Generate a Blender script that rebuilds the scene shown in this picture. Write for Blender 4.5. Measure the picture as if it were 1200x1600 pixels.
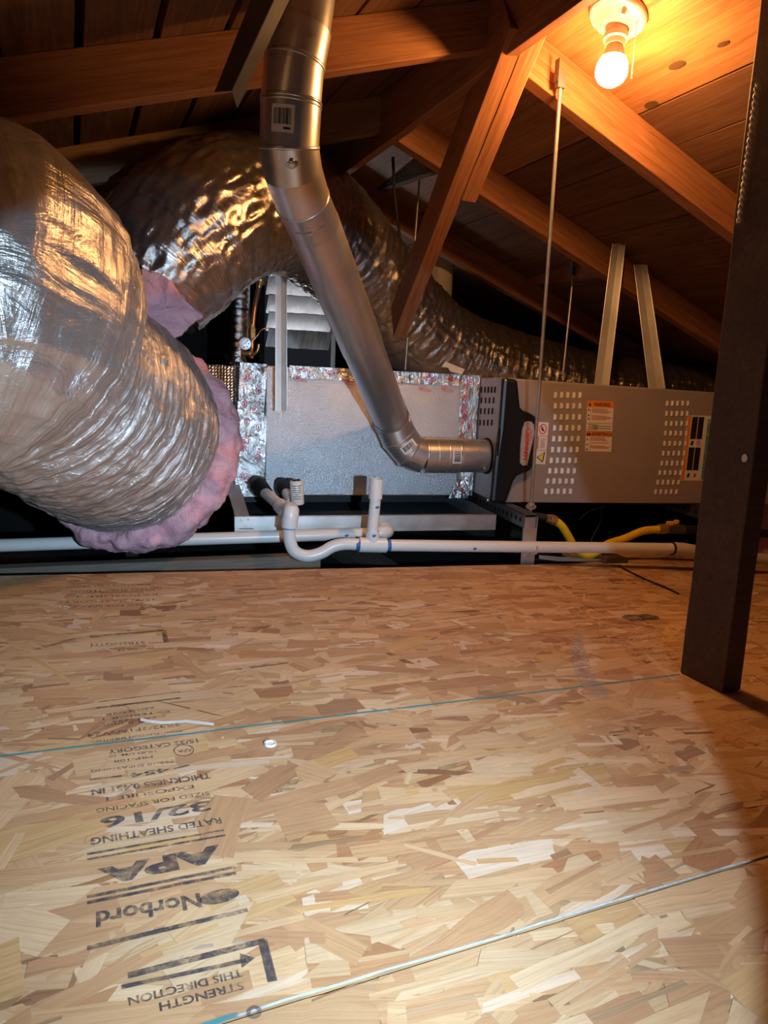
import bpy, math, random
import numpy as np
from mathutils import Vector, Matrix
from mathutils.bvhtree import BVHTree
random.seed(7); RS = np.random.RandomState(5)
for o in list(bpy.data.objects): bpy.data.objects.remove(o)
SC = bpy.context.scene; COL = SC.collection
V = Vector
# ------------------------------------------------------------------ camera
FOC = 1100.0; CX, CY = 600.0, 800.0
psi, pit, rho = math.radians(24), math.radians(10.3), math.radians(2.2)
CAM = V((0, 0, .43))
fwd = V((math.sin(psi)*math.cos(pit), math.cos(psi)*math.cos(pit), -math.sin(pit)))
r0 = V((math.cos(psi), -math.sin(psi), 0)); u0 = r0.cross(fwd)
cr = r0*math.cos(rho)+u0*math.sin(rho); cu = -r0*math.sin(rho)+u0*math.cos(rho)
cam = bpy.data.cameras.new('camera'); camo = bpy.data.objects.new('camera', cam); COL.objects.link(camo)
camo.matrix_world = Matrix(((cr.x, cu.x, -fwd.x, CAM.x), (cr.y, cu.y, -fwd.y, CAM.y), (cr.z, cu.z, -fwd.z, CAM.z), (0, 0, 0, 1)))
cam.sensor_fit = 'VERTICAL'; cam.sensor_height = 24; cam.lens = 24*FOC/1600; cam.clip_start = .02
SC.camera = camo
# ------------------------------------------------------------------ world, lamps, exposure
w = bpy.data.worlds.new('attic_dark'); SC.world = w; w.use_nodes = True
w.node_tree.nodes['Background'].inputs[0].default_value = (.55, .62, .8, 1)
w.node_tree.nodes['Background'].inputs[1].default_value = .02
TORCH = 90.0; BULB = 470.0
lt = bpy.data.lights.new('torch', 'SPOT'); lto = bpy.data.objects.new('torch', lt); COL.objects.link(lto)
lt.energy = TORCH; lt.color = (.55, .77, 1.0); lt.spot_size = math.radians(68.2); lt.spot_blend = .05; lt.shadow_soft_size = .012
lto.location = (.225, -.10, .40)
lto.rotation_euler = V((.028, .944, -.328)).to_track_quat('-Z', 'Y').to_euler()
lt.use_nodes = True          # the torch's own beam profile: a hot middle that thins towards the rim
_n = lt.node_tree.nodes; _l = lt.node_tree.links; _em = _n['Emission']
_tc = _n.new('ShaderNodeTexCoord'); _sp = _n.new('ShaderNodeSeparateXYZ'); _ab = _n.new('ShaderNodeMath'); _ab.operation = 'ABSOLUTE'
_mr = _n.new('ShaderNodeMapRange'); _mr.inputs[1].default_value = .85; _mr.inputs[2].default_value = 1.0; _mr.inputs[3].default_value = .30; _mr.inputs[4].default_value = 1.0
_mr.interpolation_type = 'SMOOTHSTEP'
_l.new(_tc.outputs['Normal'], _sp.inputs[0]); _l.new(_sp.outputs[2], _ab.inputs[0]); _l.new(_ab.outputs[0], _mr.inputs[0]); _l.new(_mr.outputs[0], _em.inputs['Strength'])
dl = bpy.data.lights.new('daylight', 'AREA'); dlo = bpy.data.objects.new('daylight', dl); COL.objects.link(dlo)   # sunlit ground outside the gable vent
dl.energy = 32; dl.color = (.85, .92, 1.0); dl.size = .8; dlo.location = (.70, 3.62, .15); dlo.rotation_euler = V((-.06, -.35, .6)).to_track_quat('-Z', 'Y').to_euler()
SC.view_settings.view_transform = 'Standard'; SC.view_settings.look = 'None'
SC.view_settings.exposure = 0.0; SC.view_settings.gamma = 1.0; SC.view_settings.use_curve_mapping = False

# ------------------------------------------------------------------ locating helpers (a viewing ray cut with a real plane of the attic)
def ray(x, y): return fwd+cr*((x-CX)/FOC)-cu*((y-CY)/FOC)
def D(x, y, d): return CAM+ray(x, y)*d
def YP(x, y, Y): d = ray(x, y); return CAM+d*(Y/d.y)
def PL(x, y, p, n): d = ray(x, y); return CAM+d*((p-CAM).dot(n)/d.dot(n))
FX = V((.98423, -.17690, 0)).normalized(); FN = V((-FX.y, FX.x, 0)); ZZ = V((0, 0, 1))
P0 = V((1.2020, 1.8427, 0))
def FL(s, t, z): return P0+FX*s+FN*t+ZZ*z              # furnace frame: along, behind, up
def AT(x, y, t): return PL(x, y, P0+FN*t, FN)
E1 = V((.99762, .03427, -.05988)).normalized(); E2 = V((0, 1, 0)); EN = E1.cross(E2).normalized()
def K(u, v, h=0): return E1*u+E2*v+EN*h                # deck frame
def KP(x, y):
    q = PL(x, y, V((0, 0, 0)), EN); u = q.x/E1.x; return u, q.y-u*E1.y
XR, ZR, ML, MR_ = .83, 1.22, .32, .375                 # ridge and the two roof pitches
def zl(x): return ZR-ML*(XR-x)
def zr(x): return ZR-MR_*(x-XR)

# ------------------------------------------------------------------ mesh builder
class MB:
    def __init__(s): s.v = []; s.f = []; s.uv = None; s.c = None
    def add(s, vs, fs):
        b = len(s.v); s.v += [V(p) for p in vs]; s.f += [tuple(b+i for i in f) for f in fs]; return b
    def box(s, c, sx, sy, sz, ex=V((1, 0, 0)), ey=V((0, 1, 0)), ez=V((0, 0, 1))):
        c = V(c); vs = [c+ex*(a*sx/2)+ey*(b*sy/2)+ez*(d*sz/2) for a in (-1, 1) for b in (-1, 1) for d in (-1, 1)]
        s.add(vs, [(0, 1, 3, 2), (4, 6, 7, 5), (0, 4, 5, 1), (2, 3, 7, 6), (0, 2, 6, 4), (1, 5, 7, 3)]); return s
    def fbox(s, s0, s1, t0, t1, z0, z1):
        return s.box(FL((s0+s1)/2, (t0+t1)/2, (z0+z1)/2), s1-s0, t1-t0, z1-z0, FX, FN, ZZ)
    def tube(s, pts, r, seg=12, cap=True, hollow=0):
        pts = [V(p) for p in pts]; n = len(pts); rs = r if isinstance(r, (list, tuple)) else [r]*n
        tan = [(pts[min(i+1, n-1)]-pts[max(i-1, 0)]).normalized() for i in range(n)]
        a = V((0, 0, 1)) if abs(tan[0].z) < .9 else V((1, 0, 0)); nx = (a-tan[0]*a.dot(tan[0])).normalized(); b0 = len(s.v)
        for i in range(n):
            nx = (nx-tan[i]*nx.dot(tan[i])).normalized(); ny = tan[i].cross(nx)
            for k in range(seg):
                t = 2*math.pi*k/seg; s.v.append(pts[i]+(nx*math.cos(t)+ny*math.sin(t))*rs[i])
        for i in range(n-1):
            for k in range(seg):
                k2 = (k+1) % seg; s.f.append((b0+i*seg+k, b0+i*seg+k2, b0+(i+1)*seg+k2, b0+(i+1)*seg+k))
        if cap:
            s.f.append(tuple(b0+k for k in range(seg))[::-1]); s.f.append(tuple(b0+(n-1)*seg+k for k in range(seg)))
        return s
    def lathe(s, o, ax, prof, seg=24):
        o = V(o); ax = V(ax).normalized()
        return s.tube_profile(o, ax, prof, seg)
    def tube_profile(s, o, ax, prof, seg):
        a = V((0, 0, 1)) if abs(ax.z) < .9 else V((1, 0, 0)); nx = (a-ax*a.dot(ax)).normalized(); ny = ax.cross(nx); b0 = len(s.v); n = len(prof)
        for (h, r) in prof:
            for k in range(seg):
                t = 2*math.pi*k/seg; s.v.append(o+ax*h+(nx*math.cos(t)+ny*math.sin(t))*max(r, 1e-5))
        for i in range(n-1):
            for k in range(seg):
                k2 = (k+1) % seg; s.f.append((b0+i*seg+k, b0+i*seg+k2, b0+(i+1)*seg+k2, b0+(i+1)*seg+k))
        s.f.append(tuple(b0+k for k in range(seg))[::-1]); s.f.append(tuple(b0+(n-1)*seg+k for k in range(seg)))
        return s
    def prism(s, poly, o, ex, ey, depth):
        ez = ex.cross(ey).normalized(); n = len(poly)
        vs = [V(o)+ex*a+ey*b for a, b in poly]+[V(o)+ex*a+ey*b+ez*depth for a, b in poly]
        fs = [tuple(range(n))[::-1], tuple(range(n, 2*n))]+[(i, (i+1) % n, n+(i+1) % n, n+i) for i in range(n)]
        s.add(vs, fs); return s
    def flat(s, poly, o, ex, ey):
        s.add([V(o)+ex*a+ey*b for a, b in poly], [tuple(range(len(poly)))]); return s
    def ring2d(s, o, ex, ey, rx, ry, wd, n=20):
        vs = []; 
        for i in range(n):
            t = 2*math.pi*i/n
            vs += [V(o)+ex*(math.cos(t)*rx)+ey*(math.sin(t)*ry), V(o)+ex*(math.cos(t)*(rx-wd))+ey*(math.sin(t)*(ry-wd))]
        s.add(vs, [(2*i, 2*((i+1) % n), 2*((i+1) % n)+1, 2*i+1) for i in range(n)]); return s
    def stroke(s, pts, o, ex, ey, wd):
        for (a, b), (c, d) in zip(pts[:-1], pts[1:]):
            L = math.hypot(c-a, d-b) or 1e-6; nx, ny = -(d-b)/L*wd/2, (c-a)/L*wd/2
            s.flat([(a+nx, b+ny), (a-nx, b-ny), (c-nx, d-ny), (c+nx, d+ny)], o, ex, ey)
        return s
    def grid(s, rows):
        b = len(s.v); n = len(rows[0]); m = len(rows)
        for r_ in rows: s.v += [V(p) for p in r_]
        for i in range(m-1):
            for j in range(n-1): s.f.append((b+i*n+j, b+i*n+j+1, b+(i+1)*n+j+1, b+(i+1)*n+j))
        return s
    def text(s, txt, o, ex, ey, wdt, hgt, bold=0.0):      # o = left end of the baseline
        vs, fs = glyphs(txt, bold); 
        s.add([V(o)+ex*(x*wdt)+ey*(y*hgt) for x, y in vs], fs); return s
_gl = {}
def glyphs(txt, bold):
    k = (txt, bold)
    if k in _gl: return _gl[k]
    cu_ = bpy.data.curves.new('t', 'FONT'); cu_.body = txt; cu_.size = 1; cu_.offset = bold; cu_.resolution_u = 3; cu_.fill_mode = 'FRONT'
    ob = bpy.data.objects.new('t', cu_); COL.objects.link(ob)
    me = bpy.data.meshes.new_from_object(ob.evaluated_get(bpy.context.evaluated_depsgraph_get()))
    vs = [(v.co.x, v.co.y) for v in me.vertices]; fs = [tuple(p.vertices) for p in me.polygons]
    bpy.data.objects.remove(ob); bpy.data.curves.remove(cu_); bpy.data.meshes.remove(me)
    if not vs: vs = [(0, 0)]; fs = []
    x0 = min(v[0] for v in vs); x1 = max(v[0] for v in vs); y1 = max(v[1] for v in vs); y0 = 0.0
    vs = [((x-x0)/max(x1-x0, 1e-6), (y-y0)/max(y1-y0, 1e-6)) for x, y in vs]
    _gl[k] = (vs, fs); return _gl[k]

ORG = {}
def link(name, me, parent, org):
    o = bpy.data.objects.new(name, me); COL.objects.link(o)
    if parent: o.parent = parent; ORG[o] = org
    return o
def thing(name, label, cat, loc, group=None):
    o = bpy.data.objects.new(name, None); COL.objects.link(o); o.location = loc; o.empty_display_size = .05
    o['label'] = label; o['category'] = cat
    if group: o['group'] = group
    ORG[o] = V(loc); return o
def mesh_of(name, mb, mat, org, smooth=None, shade_all=False):
    me = bpy.data.meshes.new(name)
    me.from_pydata([tuple(p-org) for p in mb.v], [], mb.f); me.materials.append(mat)
    if mb.uv is not None:
        ul = me.uv_layers.new(name='UVMap'); idx = np.empty(len(me.loops), dtype=np.int32); me.loops.foreach_get('vertex_index', idx)
        ul.data.foreach_set('uv', np.asarray(mb.uv, dtype=np.float32)[idx].ravel())
    if mb.c is not None:
        ca = me.color_attributes.new('tint', 'FLOAT_COLOR', 'POINT'); ca.data.foreach_set('color', np.asarray(mb.c, dtype=np.float32).ravel())
    if smooth is not None:
        me.polygons.foreach_set('use_smooth', [True]*len(me.polygons)); me.set_sharp_from_angle(angle=math.radians(smooth))
    me.update(); return me
def part(name, mb, mat, parent, smooth=None, bevel=0, label=None, kind=None):
    org = ORG.get(parent, V((0, 0, 0))) if parent else V((0, 0, 0))
    o = link(name, mesh_of(name, mb, mat, org, smooth), parent, org)
    if bevel:
        b = o.modifiers.new('bevel', 'BEVEL'); b.width = bevel; b.segments = 2; b.limit_method = 'ANGLE'; b.angle_limit = math.radians(40)
    if label: o['label'] = label
    if kind: o['kind'] = kind
    return o
def solo(name, label, cat, mb, mat, smooth=None, bevel=0, group=None, org=None):
    if org is None:
        c = sum(mb.v, V((0, 0, 0)))/len(mb.v); org = V((c.x, c.y, min(p.z for p in mb.v)))
    o = bpy.data.objects.new(name, mesh_of(name, mb, mat, org, smooth)); COL.objects.link(o); o.location = org; ORG[o] = org
    o['label'] = label; o['category'] = cat
    if group: o['group'] = group
    if bevel:
        b = o.modifiers.new('bevel', 'BEVEL'); b.width = bevel; b.segments = 2; b.limit_method = 'ANGLE'
    return o
def basis(p0, p1, up):
    ex = (p1-p0).normalized(); ez = (up-ex*up.dot(ex)).normalized(); ey = ez.cross(ex)
    return Matrix(((ex.x, ey.x, ez.x, p0.x), (ex.y, ey.y, ez.y, p0.y), (ex.z, ey.z, ez.z, p0.z), (0, 0, 0, 1)))
def lumber_mesh(name, L, w_, h_, mat, z_top=True, uneven=0):
    n = 12 if uneven else 1; mb = MB(); rows = []
    for i in range(n+1):
        x = L*i/n; j = lambda: (random.random()-.5)*uneven
        rows.append([V((x, -w_/2+j(), -h_+j())), V((x, w_/2+j(), -h_+j())), V((x, w_/2+j(), 0)), V((x, -w_/2+j(), 0))])
    for r_ in rows: mb.v += r_
    for i in range(n):
        for k in range(4): mb.f.append((4*i+k, 4*i+(k+1) % 4, 4*i+4+(k+1) % 4, 4*i+4+k))
    mb.f += [(3, 2, 1, 0), (4*n, 4*n+1, 4*n+2, 4*n+3)]
    return mesh_of(name, mb, mat, V((0, 0, 0)))
def lumber(name, label, cat, p0, p1, w_, h_, mat, up=ZZ, group=None, parent=None, uneven=.0015, bevel=.0015):
    o = bpy.data.objects.new(name, lumber_mesh(name, (p1-p0).length, w_, h_, mat, uneven=uneven)); COL.objects.link(o)
    m = basis(p0, p1, up)
    if parent:
        o.parent = parent; ORG[o] = ORG.get(parent, V((0, 0, 0))); o.matrix_local = Matrix.Translation(-ORG[o]) @ m
    else:
        o.matrix_world = m; o['label'] = label; o['category'] = cat
        if group: o['group'] = group
    if bevel:
        b = o.modifiers.new('bevel', 'BEVEL'); b.width = bevel; b.segments = 1; b.limit_method = 'ANGLE'
    return o
def crom(pts, n):
    P = np.array([list(p) if not isinstance(p, (int, float)) else [p] for p in pts], float); out = []
    P = np.vstack([2*P[0]-P[1], P, 2*P[-1]-P[-2]]); m = len(P)-3
    for i in range(n):
        x = i/(n-1)*m; k = min(int(x), m-1); t = x-k; a, b, c, d = P[k:k+4]
        out.append(.5*((2*b)+(-a+c)*t+(2*a-5*b+4*c-d)*t*t+(-a+3*b-3*c+d)*t**3))
    return np.array(out)
_perm = RS.permutation(1024).astype(np.int64); _val = RS.rand(1024)*2-1
def vnoise(x, y, z):
    xi, yi, zi = np.floor(x).astype(np.int64), np.floor(y).astype(np.int64), np.floor(z).astype(np.int64)
    fx_, fy_, fz_ = x-xi, y-yi, z-zi; sm = lambda t: t*t*(3-2*t); fx_, fy_, fz_ = sm(fx_), sm(fy_), sm(fz_)
    h = lambda a, b, c: _val[_perm[(_perm[(_perm[a & 1023]+b) & 1023]+c) & 1023]]
    L = lambda a, b, t: a+(b-a)*t
    return L(L(L(h(xi, yi, zi), h(xi+1, yi, zi), fx_), L(h(xi, yi+1, zi), h(xi+1, yi+1, zi), fx_), fy_),
             L(L(h(xi, yi, zi+1), h(xi+1, yi, zi+1), fx_), L(h(xi, yi+1, zi+1), h(xi+1, yi+1, zi+1), fx_), fy_), fz_)

# ------------------------------------------------------------------ materials
class NT:
    def __init__(s, name):
        s.m = bpy.data.materials.new(name); s.m.use_nodes = True; s.n = s.m.node_tree.nodes; s.l = s.m.node_tree.links; s.b = s.n['Principled BSDF']
    def node(s, t, **kw):
        q = s.n.new(t)
        for k, v in kw.items():
            if k.startswith('i_'):
                q.inputs[int(k[2:]) if k[2:].isdigit() else k[2:]].default_value = v
            else: setattr(q, k, v)
        return q
    def ln(s, a, b): s.l.new(a, b)
    def coord(s, kind='Object', scale=(1, 1, 1), rand=False):
        tc = s.node('ShaderNodeTexCoord'); mp = s.node('ShaderNodeMapping'); mp.inputs['Scale'].default_value = scale
        s.ln(tc.outputs[kind], mp.inputs[0])
        if rand:
            oi = s.node('ShaderNodeObjectInfo'); mu = s.node('ShaderNodeVectorMath', operation='SCALE'); mu.inputs[0].default_value = (37, 19, 53)
            s.ln(oi.outputs['Random'], mu.inputs['Scale']); s.ln(mu.outputs[0], mp.inputs['Location'])
        return mp.outputs[0]
    def noise(s, vec, scale=5, detail=4, rough=.55, dist=0):
        q = s.node('ShaderNodeTexNoise'); q.inputs['Scale'].default_value = scale; q.inputs['Detail'].default_value = detail
        q.inputs['Roughness'].default_value = rough; q.inputs['Distortion'].default_value = dist; s.ln(vec, q.inputs['Vector']); return q.outputs['Fac']
    def ramp(s, fac, stops):
        q = s.node('ShaderNodeValToRGB'); e = q.color_ramp.elements
        while len(e) < len(stops): e.new(.5)
        for k, (p_, c) in enumerate(stops): e[k].position = p_; e[k].color = (*c, 1) if len(c) == 3 else c
        s.ln(fac, q.inputs[0]); return q.outputs[0]
    def mix(s, fac, a, b, mode='MIX'):
        q = s.node('ShaderNodeMix', data_type='RGBA', blend_type=mode)
        for sock, v in ((q.inputs[0], fac), (q.inputs[6], a), (q.inputs[7], b)):
            if isinstance(v, bpy.types.NodeSocket): s.ln(v, sock)
            elif isinstance(v, (int, float)): sock.default_value = v
            else: sock.default_value = (*v, 1)
        return q.outputs[2]
    def bump(s, h, strength=.3, dist=.002, prev=None):
        q = s.node('ShaderNodeBump'); q.inputs['Strength'].default_value = strength; q.inputs['Distance'].default_value = dist
        s.ln(h, q.inputs['Height'])
        if prev: s.ln(prev, q.inputs['Normal'])
        s.ln(q.outputs[0], s.b.inputs['Normal']); return q.outputs[0]
    def col(s, v):
        if isinstance(v, bpy.types.NodeSocket): s.ln(v, s.b.inputs['Base Color'])
        else: s.b.inputs['Base Color'].default_value = (*v, 1)
    def set(s, rough=.5, metal=0, spec=.5):
        s.b.inputs['Roughness'].default_value = rough; s.b.inputs['Metallic'].default_value = metal; s.b.inputs['Specular IOR Level'].default_value = spec; return s
def plain(name, c, rough=.5, metal=0, bump=0, scale=60, vary=.12):
    t = NT(name).set(rough, metal); v = t.coord(rand=True); f = t.noise(v, scale*.2, 5)
    d = tuple(x*(1-vary) for x in c); e = tuple(min(1, x*(1+vary)) for x in c); t.col(t.ramp(f, [(.3, d), (.7, e)]))
    if bump: t.bump(t.noise(v, scale, 4), bump, .001)
    return t.m
def wood(name, dark, mid, light, rough=.65, grain=1.0, spec=.25):
    t = NT(name).set(rough, 0, spec)
    v = t.coord(scale=(1.2, 22, 22), rand=True); f = t.noise(v, 3*grain, 6, .65, 1.4)
    v2 = t.coord(scale=(5, 160, 160), rand=True); g = t.noise(v2, 2, 3)
    v3 = t.coord(scale=(1.5, 4, 4), rand=True); big = t.noise(v3, 2.2, 3)
    c = t.ramp(f, [(.25, dark), (.5, mid), (.75, light)])
    c = t.mix(.45, c, t.ramp(g, [(.3, (.55, .55, .55)), (.7, (1, 1, 1))]), 'MULTIPLY')
    c = t.mix(.6, c, t.ramp(big, [(.3, (.6, .58, .56)), (.65, (1, 1, 1))]), 'MULTIPLY')
    t.col(c); t.bump(g, .25, .001); return t.m
M = {}
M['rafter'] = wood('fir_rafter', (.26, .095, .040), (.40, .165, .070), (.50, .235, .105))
M['rafter_greyed'] = wood('bounce_lit_rafter', (.27, .15, .075), (.38, .23, .12), (.46, .30, .17))  # greyer fir copy: bounced torchlight on the rear left rafters put into colour
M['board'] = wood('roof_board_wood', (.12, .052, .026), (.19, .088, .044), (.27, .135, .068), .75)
M['board_near'] = wood('bulb_lit_board_wood', (.28, .11, .042), (.44, .20, .080), (.54, .28, .12), .6)  # board by the bulb: its strong orange light put into a brighter wood
M['post'] = wood('dark_post_wood', (.085, .048, .036), (.12, .070, .052), (.16, .095, .07), .6, 1, .35)
M['greywood'] = wood('grey_board_wood', (.12, .10, .08), (.2, .17, .14), (.28, .24, .19), .8)
M['cutwood'] = plain('cut_wood_end', (.75, .66, .48), .7)
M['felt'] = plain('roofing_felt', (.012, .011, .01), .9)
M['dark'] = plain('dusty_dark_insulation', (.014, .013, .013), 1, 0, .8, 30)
M['knot'] = plain('wood_knot', (.09, .045, .02), .6)
def metal(name, c, rough, nscale=14, bump=.15, streak=(1, 1, 1), rr=.12, bd=.001, mt=.82):
    t = NT(name).set(rough, mt); v = t.coord(scale=streak, rand=True); f = t.noise(v, nscale, 5, .6)
    t.col(t.ramp(f, [(.3, tuple(x*.8 for x in c)), (.7, c)])); r_ = t.node('ShaderNodeMapRange'); r_.inputs[3].default_value = max(.05, rough-rr); r_.inputs[4].default_value = rough+rr
    t.ln(f, r_.inputs[0]); t.ln(r_.outputs[0], t.b.inputs['Roughness'])
    if bump: t.bump(t.noise(v, nscale*3, 3), bump, bd)
    return t.m
M['galv'] = metal('galvanised_sheet', (.80, .78, .74), .40, 9, .08, mt=.5)
M['vent'] = metal('vent_pipe_metal', (.76, .75, .76), .31, 7, .05, mt=.82)
M['alu'] = metal('aluminium_sheet', (.70, .69, .68), .40, 20, .1)
M['zinc'] = metal('zinc_rod', (.66, .65, .62), .35, 40, .3)
M['steel_dark'] = metal('dark_steel', (.20, .20, .22), .45, 20, .1)
M['copper'] = metal('copper_tube', (.80, .42, .26), .3, 20, .1)
M['brass'] = metal('brass_fitting', (.75, .55, .25), .3, 20, .1)
def foil(name, c, rough, b1=.9, b2=.6, mt=1.0, bs=1.0):
    t = NT(name).set(rough, mt); tc = t.node('ShaderNodeTexCoord')
    def uvn(sx, sy, sc, det, dist=0):
        mp = t.node('ShaderNodeMapping'); mp.inputs['Scale'].default_value = (sx, sy, 1); t.ln(tc.outputs['UV'], mp.inputs[0]); return t.noise(mp.outputs[0], sc, det, .6, dist)
    streak = uvn(130, 3.5, 1, 8, .8); crink = uvn(26, 14, 1, 6, 1.5)
    vo = t.node('ShaderNodeTexVoronoi', feature='F1'); mp = t.node('ShaderNodeMapping'); mp.inputs['Scale'].default_value = (60, 24, 1)
    t.ln(tc.outputs['UV'], mp.inputs[0]); t.ln(mp.outputs[0], vo.inputs['Vector']); vo.inputs['Scale'].default_value = 1
    n1 = t.bump(streak, b1, .006*bs); n2 = t.bump(vo.outputs['Distance'], b2*.5, .004*bs, n1); t.bump(crink, b2, .010*bs, n2)
    t.col(t.ramp(crink, [(.3, tuple(x*.85 for x in c)), (.7, c)])); return t.m
M['foil'] = foil('duct_foil', (.74, .71, .68), .27, 1.0, .8, .74, .75)
M['foil_dull'] = foil('duct_foil_dusty', (.62, .58, .55), .20, .8, .6, .92, .55)
M['foil_tape'] = foil('foil_tape', (.85, .84, .83), .2, .3, .9)
t = NT('foil_board').set(.30, .8); v = t.coord(); h = t.noise(v, 340, 2); t.col(t.ramp(t.noise(v, 6, 3), [(.3, (.60, .62, .66)), (.7, (.70, .71, .74))])); t.bump(h, .7, .003); M['foilboard'] = t.m
t = NT('bubble_foil').set(.2, 1); v = t.coord(); vo = t.node('ShaderNodeTexVoronoi'); vo.inputs['Scale'].default_value = 110; vo.inputs['Randomness'].default_value = .15; t.ln(v, vo.inputs[0]); t.col((.8, .79, .77)); t.bump(vo.outputs['Distance'], .9, .006); M['bubble'] = t.m
t = NT('pink_fibreglass').set(.95, 0, .1); v = t.coord(); f = t.noise(v, 22, 6, .7, 1.2); g = t.noise(v, 160, 4, .7, .8)
t.col(t.ramp(f, [(.25, (.66, .31, .38)), (.5, (.82, .46, .53)), (.75, (.90, .60, .65))])); n_ = t.bump(f, .7, .012); t.bump(g, .6, .004, n_); M['pink'] = t.m
M['paint'] = plain('furnace_paint', (.44, .385, .36), .36, .30, 0, 60, .05)
M['paint_side'] = plain('furnace_lit_paint', (.52, .49, .50), .38, .35, 0, 60, .05)  # lighter, cooler copy of the paint: torchlight on the left side as colour
M['fin'] = plain('lit_fin', (.80, .80, .80), .45, .15)  # paler than the door: light caught by the louvres put into their colour
M['black'] = plain('black_plastic', (.012, .012, .014), .32)
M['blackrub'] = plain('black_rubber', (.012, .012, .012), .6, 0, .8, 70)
M['void'] = plain('dark_opening', (.004, .004, .004), .9)
M['pvc'] = plain('white_pvc', (.80, .79, .76), .3, 0, 0, 30, .03)
M['pvc_old'] = plain('aged_white_pvc', (.62, .56, .46), .5, 0, .1, 40, .12)
M['primer'] = plain('blue_primer', (.03, .13, .40), .5)
M['slate'] = plain('pan_coating', (.060, .085, .11), .5, 0, 0, 20, .2)
M['yellow'] = plain('yellow_coating', (.95, .62, .02), .4)
M['ylw'] = plain('valve_yellow', (.85, .42, .03), .45)
M['white'] = plain('white_label', (.82, .80, .76), .5, 0, 0, 30, .03)
M['cream'] = plain('porcelain', (.80, .76, .66), .3, 0, 0, 30, .03)
M['red'] = plain('red_print', (.70, .04, .06), .5, 0, 0, 30, .05)
M['redfaint'] = plain('faint_red_print', (.72, .33, .25), .5)
M['orange'] = plain('orange_print', (.90, .27, .03), .5, 0, 0, 30, .05)
M['ink'] = plain('black_print', (.015, .013, .012), .6)
M['yprint'] = plain('yellow_print', (.85, .75, .05), .5)
M['silver'] = plain('silver_print', (.62, .58, .60), .35, .4)
M['cord'] = plain('twisted_cord', (.80, .72, .55), .7)
M['slatpaint'] = plain('peeling_white_paint', (.90, .84, .84), .7, 0, .4, 60, .2)
M['frame_dark'] = plain('near_black_frame', (.012, .011, .011), .9)  # near-black colour for the gable vent frame
t = NT('clear_tube').set(.15, 0); t.col((.6, .62, .65)); t.b.inputs['Transmission Weight'].default_value = .6; M['clear'] = t.m
t = NT('bulb_glow'); t.col((1, .9, .7)); t.b.inputs['Emission Color'].default_value = (1, .47, .15, 1); t.b.inputs['Emission Strength'].default_value = BULB; M['glow'] = t.m
# deck strands: tint per strand, grain along it
t = NT('osb_strands').set(.55, 0, .3); at = t.node('ShaderNodeVertexColor', layer_name='tint'); tc = t.node('ShaderNodeTexCoord')
mp = t.node('ShaderNodeMapping'); mp.inputs['Scale'].default_value = (9, 230, 1); t.ln(tc.outputs['UV'], mp.inputs[0]); g = t.noise(mp.outputs[0], 1, 5, .65, .4)
c = t.mix(.75, at.outputs[0], t.ramp(g, [(.22, (.50, .44, .37)), (.42, (.86, .83, .79)), (.6, (1, 1, 1))]), 'MULTIPLY')
v = t.coord(); d_ = t.noise(v, 3.5, 6, .7, .5); c = t.mix(.5, c, t.ramp(d_, [(.35, (.72, .68, .66)), (.6, (1, 1, 1))]), 'MULTIPLY'); t.col(c); t.bump(g, .35, .0012); M['strand'] = t.m
M['osbcore'] = plain('osb_core', (.40, .25, .12), .7, 0, .4, 90, .3)
t = NT('stamp_ink').set(.7, 0, .2); v = t.coord(); f = t.noise(v, 60, 6, .75, .5); t.col((.05, .052, .068))
t.ln(t.ramp(f, [(.34, (.10, .10, .10)), (.58, (.74, .74, .74))]), t.b.inputs['Alpha']); M['stamp'] = t.m
t = NT('faded_stamp_ink').set(.7, 0, .2); v = t.coord(); f = t.noise(v, 70, 6, .75, .5); t.col((.06, .05, .045))
t.ln(t.ramp(f, [(.36, (.05, .05, .05)), (.6, (.6, .6, .6))]), t.b.inputs['Alpha']); M['stamp_faint'] = t.m
def lineink(name, c, a):
    t = NT(name).set(.7, 0, .2); v = t.coord(); f = t.noise(v, 35, 5, .7); t.col(c); t.ln(t.ramp(f, [(.3, (a*.3,)*3), (.6, (a,)*3)]), t.b.inputs['Alpha']); return t.m
M['line_teal'] = lineink('teal_line', (.06, .30, .34), .9); M['line_pale'] = lineink('pale_line', (.62, .74, .82), .95); t = NT('grey_dust').set(.9, 0, .1); t.col((.44, .43, .42)); v = t.coord(); t.ln(t.ramp(t.noise(v, 110, 5, .8), [(.45, (0, 0, 0)), (.6, (.75, .75, .75))]), t.b.inputs['Alpha']); M['dust'] = t.m

# ================================================================== STRUCTURE
def struct(o): o['kind'] = 'structure'; return o
mb = MB()
NL = V((-ML, 0, 1)).normalized(); NR = V((MR_, 0, 1)).normalized()
for xa, xb, f_, n_ in ((-1.45, XR, zl, NL), (XR, 3.3, zr, NR)):
    a, b = V((xa, .1, f_(xa)))+n_*.023, V((xb, .1, f_(xb)))+n_*.023; dy = V((0, 3.9, 0))
    mb.add([a, b, b+dy, a+dy, a+n_*.02, b+n_*.02, b+dy+n_*.02, a+dy+n_*.02], [(0, 1, 2, 3), (7, 6, 5, 4), (0, 4, 5, 1), (2, 6, 7, 3), (0, 3, 7, 4), (1, 5, 6, 2)])
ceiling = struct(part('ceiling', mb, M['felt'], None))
def roofboard(xa, xb, left, mat):
    f_, n_ = (zl, NL) if left else (zr, NR); xm = (xa+xb)/2; p = V((xm, .12, f_(xm)))+n_*.019
    wdt = abs(xb-xa)*math.sqrt(1+(ML if left else MR_)**2)
    return lumber('roof_board', None, None, p, p+V((0, 3.8, 0)), wdt, .019, mat, n_, parent=ceiling, uneven=.001, bevel=.001)
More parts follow.
